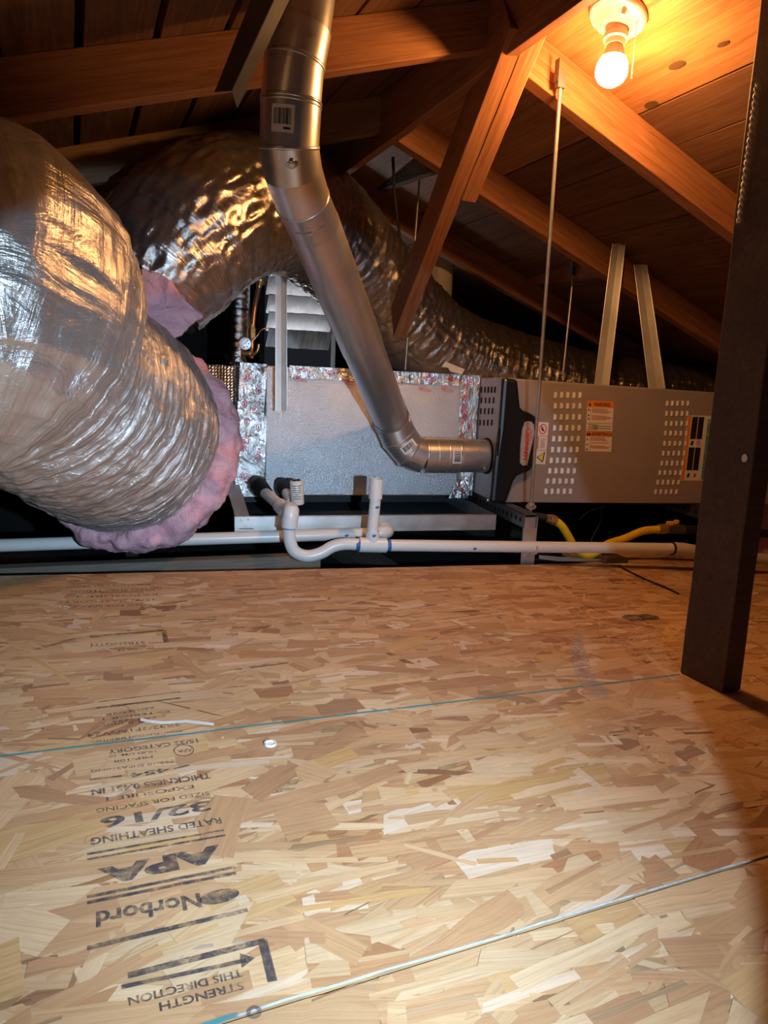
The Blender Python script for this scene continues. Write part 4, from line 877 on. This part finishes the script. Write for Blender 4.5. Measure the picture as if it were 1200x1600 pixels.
m = MB(); q = c_+(CAM-c_).normalized()*.0045; [m.stroke([(math.cos(a)*.009, math.sin(a)*.009), (math.cos(a)*.013, math.sin(a)*.013)], q, r0, u0, .003) for a in (0, .9, 1.8, 2.7, 3.6, 4.5, 5.4)]; m.stroke([(-.002, -.001), (.005, .006)], q, r0, u0, .002); part('gauge_dial', m, M['ink'], cl)
cp('capillary', [D(394, 534, 2.18), D(402, 525, 2.18), D(408, 516, 2.19), D(418, 513, 2.2), D(432, 514, 2.2)], .0018, M['brass'], 6)
cp('valve_stem', [D(393, 556, 2.19), D(402, 548, 2.18), D(404, 538, 2.18)], .005, M['brass'], 8); cp('flare', [D(380, 552, 2.19), D(390, 552, 2.19)], .008, M['brass'], 8)
# gable louvre far behind
gv = thing('gable_vent', 'peeling white louvred gable vent on the dark far wall', 'vent', YP(468, 540, YG))
for (xa, xb, y) in ((418, 519, 445), (418, 519, 475), (418, 518, 502), (418, 516, 528)):
    m = MB(); a_, b_ = YP(xa, y, YG), YP(xb, y+6, YG); ex = (b_-a_); L = ex.length; ex.normalize(); ey = V((0, -.55, .83)).normalized(); n = 26
    rows = [[a_+ex*(L*i/n)+ey*(h*(.092+random.uniform(-.003, .003)))+V((0, random.uniform(-.001, .001), 0)) for i in range(n+1)] for h in (-.5, 0, .5)]
    m.grid(rows); m.grid([[p+V((0, .004, .004)) for p in rows[2]], [p+V((0, .004, .004)) for p in rows[0]]]); m.grid([rows[2], [p+V((0, .004, .004)) for p in rows[2]]]); part('louver_slat', m, M['slatpaint'], gv)
a_, b_ = YP(412, 583, YG), YP(526, 424, YG); m = MB(); fr = .03
for bx in ((a_.x-fr, a_.x, a_.z, b_.z), (b_.x, b_.x+fr, a_.z, b_.z), (a_.x-fr, b_.x+fr, a_.z-fr, a_.z), (a_.x-fr, b_.x+fr, b_.z, b_.z+fr)): m.box(((bx[0]+bx[1])/2, YG+.01, (bx[2]+bx[3])/2), bx[1]-bx[0], .04, bx[3]-bx[2])
part('frame', m, M['frame_dark'], gv)
# capped white vent pipe far behind
wv_ = thing('flue_pipe', 'old cream flue pipe with a dark band behind the strut', 'pipe', D(688, 470, 2.95))
m = MB(); m.tube([D(684, 520, 2.95), D(690, 388, 2.95)], .052, 26); part('pipe_length', m, M['pvc_old'], wv_, smooth=50)
m = MB(); ax = (D(690, 388, 2.95)-D(684, 520, 2.95)).normalized(); m.tube_profile(D(689.5, 402, 2.95), ax, [(0, .0535), (.002, .055), (.016, .055), (.018, .0535)], 26); part('clamp_band', m, M['steel_dark'], wv_, smooth=50)
# right edge bits
m = MB(); rows = []
for i in range(13):
    row = []
    for k in range(13):
        x_, y_ = 1140+110*i/12, 725+195*k/12; row.append(D(x_, y_, 2.66-.06*math.sin(math.pi*i/12)*math.sin(math.pi*k/12)+.015*random.random()))
    rows.append(row)
m.grid(rows); m.grid([[p+fwd*.08 for p in r_] for r_ in rows[::-1]]); solo('insulation_batt', 'pink insulation batt beyond the post at the right edge', 'insulation', m, M['pink'], smooth=60)

# ================================================================== LAMP AND SMALL THINGS
fx_ = PL(967, 21, V((XR, 0, ZR)), NR); ax = -NR
ax2 = (D(955, 116, 1.375)-fx_).normalized()
lamp = thing('light_fixture', 'porcelain lampholder with a glowing bulb on the roof boards', 'lamp', fx_)
m = MB(); m.tube_profile(fx_+ax*.001, ax, [(0, .057), (.006, .057), (.012, .053), (.016, .040), (.020, .036), (.030, .024)], 40); part('lampholder', m, M['cream'], lamp, smooth=35)
m = MB(); m.tube_profile(fx_+ax2*.028, ax2, [(0, .022), (.012, .020), (.013, .0235), (.022, .0235), (.024, .019), (.034, .019)], 32); part('socket', m, M['cream'], lamp, smooth=35)
m = MB(); m.tube_profile(fx_+ax2*.058, ax2, [(0, .014), (.006, .016), (.022, .021), (.030, .025)], 32); part('bulb_base', m, M['cream'], lamp, smooth=50)
m = MB(); m.tube_profile(fx_+ax2*.088, ax2, [(0, .0252), (.008, .0285), (.018, .0305), (.028, .030), (.038, .025), (.045, .016), (.048, .006), (.0485, .001)], 32); part('bulb', m, M['glow'], lamp, smooth=80, label='glowing warm bulb globe')
m = MB(); c0 = fx_+ax*.012+V((.020, -.035, 0))
for i in range(26): m.lathe(c0+V((.0, 0, -.0045*i))-ax*0, ZZ, [(-.0016, .0006), (0, .0017), (.0016, .0006)], 6)
part('pull_chain', m, M['brass'], lamp, kind='stuff')
m = MB(); m.lathe(fx_+ax*.012+V((.018, -.033, 0)), ax, [(0, .009), (.012, .007)], 12); m.lathe(fx_+ax*.012+V((-.012, -.036, 0)), ax, [(0, .006), (.012, .004)], 12); part('screw_boss', m, M['cream'], lamp)
m = MB(); p0_, p1_ = PL(1183, 130, b0+V((-.006, 0, 0)), V((1, 0, 0))), PL(1154, 348, b0+V((-.006, .0, 0)), V((1, 0, 0))); n = 46
for k in range(2):
    pts = []
    for i in range(n*3):
        t = i/(n*3-1); a = t*60+k*math.pi; pts.append(p0_.lerp(p1_, t)+V((math.cos(a)*.0018, math.sin(a)*.0018, 0)))
    m.tube(pts, .002, 6)
solo('pull_cord', 'twisted pale pull cord hanging against the dark post', 'cord', m, M['cord'], smooth=60)
m = MB(); pts = [(219, 1127), (235, 1131), (252, 1132), (272, 1130), (290, 1129), (312, 1133), (334, 1135)]; rows = [[K(*KP(x, y-1), .0035+.001*math.sin(i*1.5)), K(*KP(x, y+2.2), .0035+.001*math.sin(i*1.5))] for i, (x, y) in enumerate(pts)]
m.grid(rows); m.grid([[p-EN*.001 for p in r_[::-1]] for r_ in rows]); solo('plastic_tie', 'white plastic strip lying across the printed stamp on deck', 'plastic strip', m, M['pvc'])
m = MB(); u_, v_ = KP(422, 1165); R1 = .0075; m.tube_profile(K(u_, v_, .0012), EN, [(0, R1), (.003, R1), (.003, R1*.72), (.0015, R1*.7), (.0015, .0001)], 20); solo('plastic_ring', 'tiny white round plastic ring lying on the deck', 'ring', m, M['pvc'])
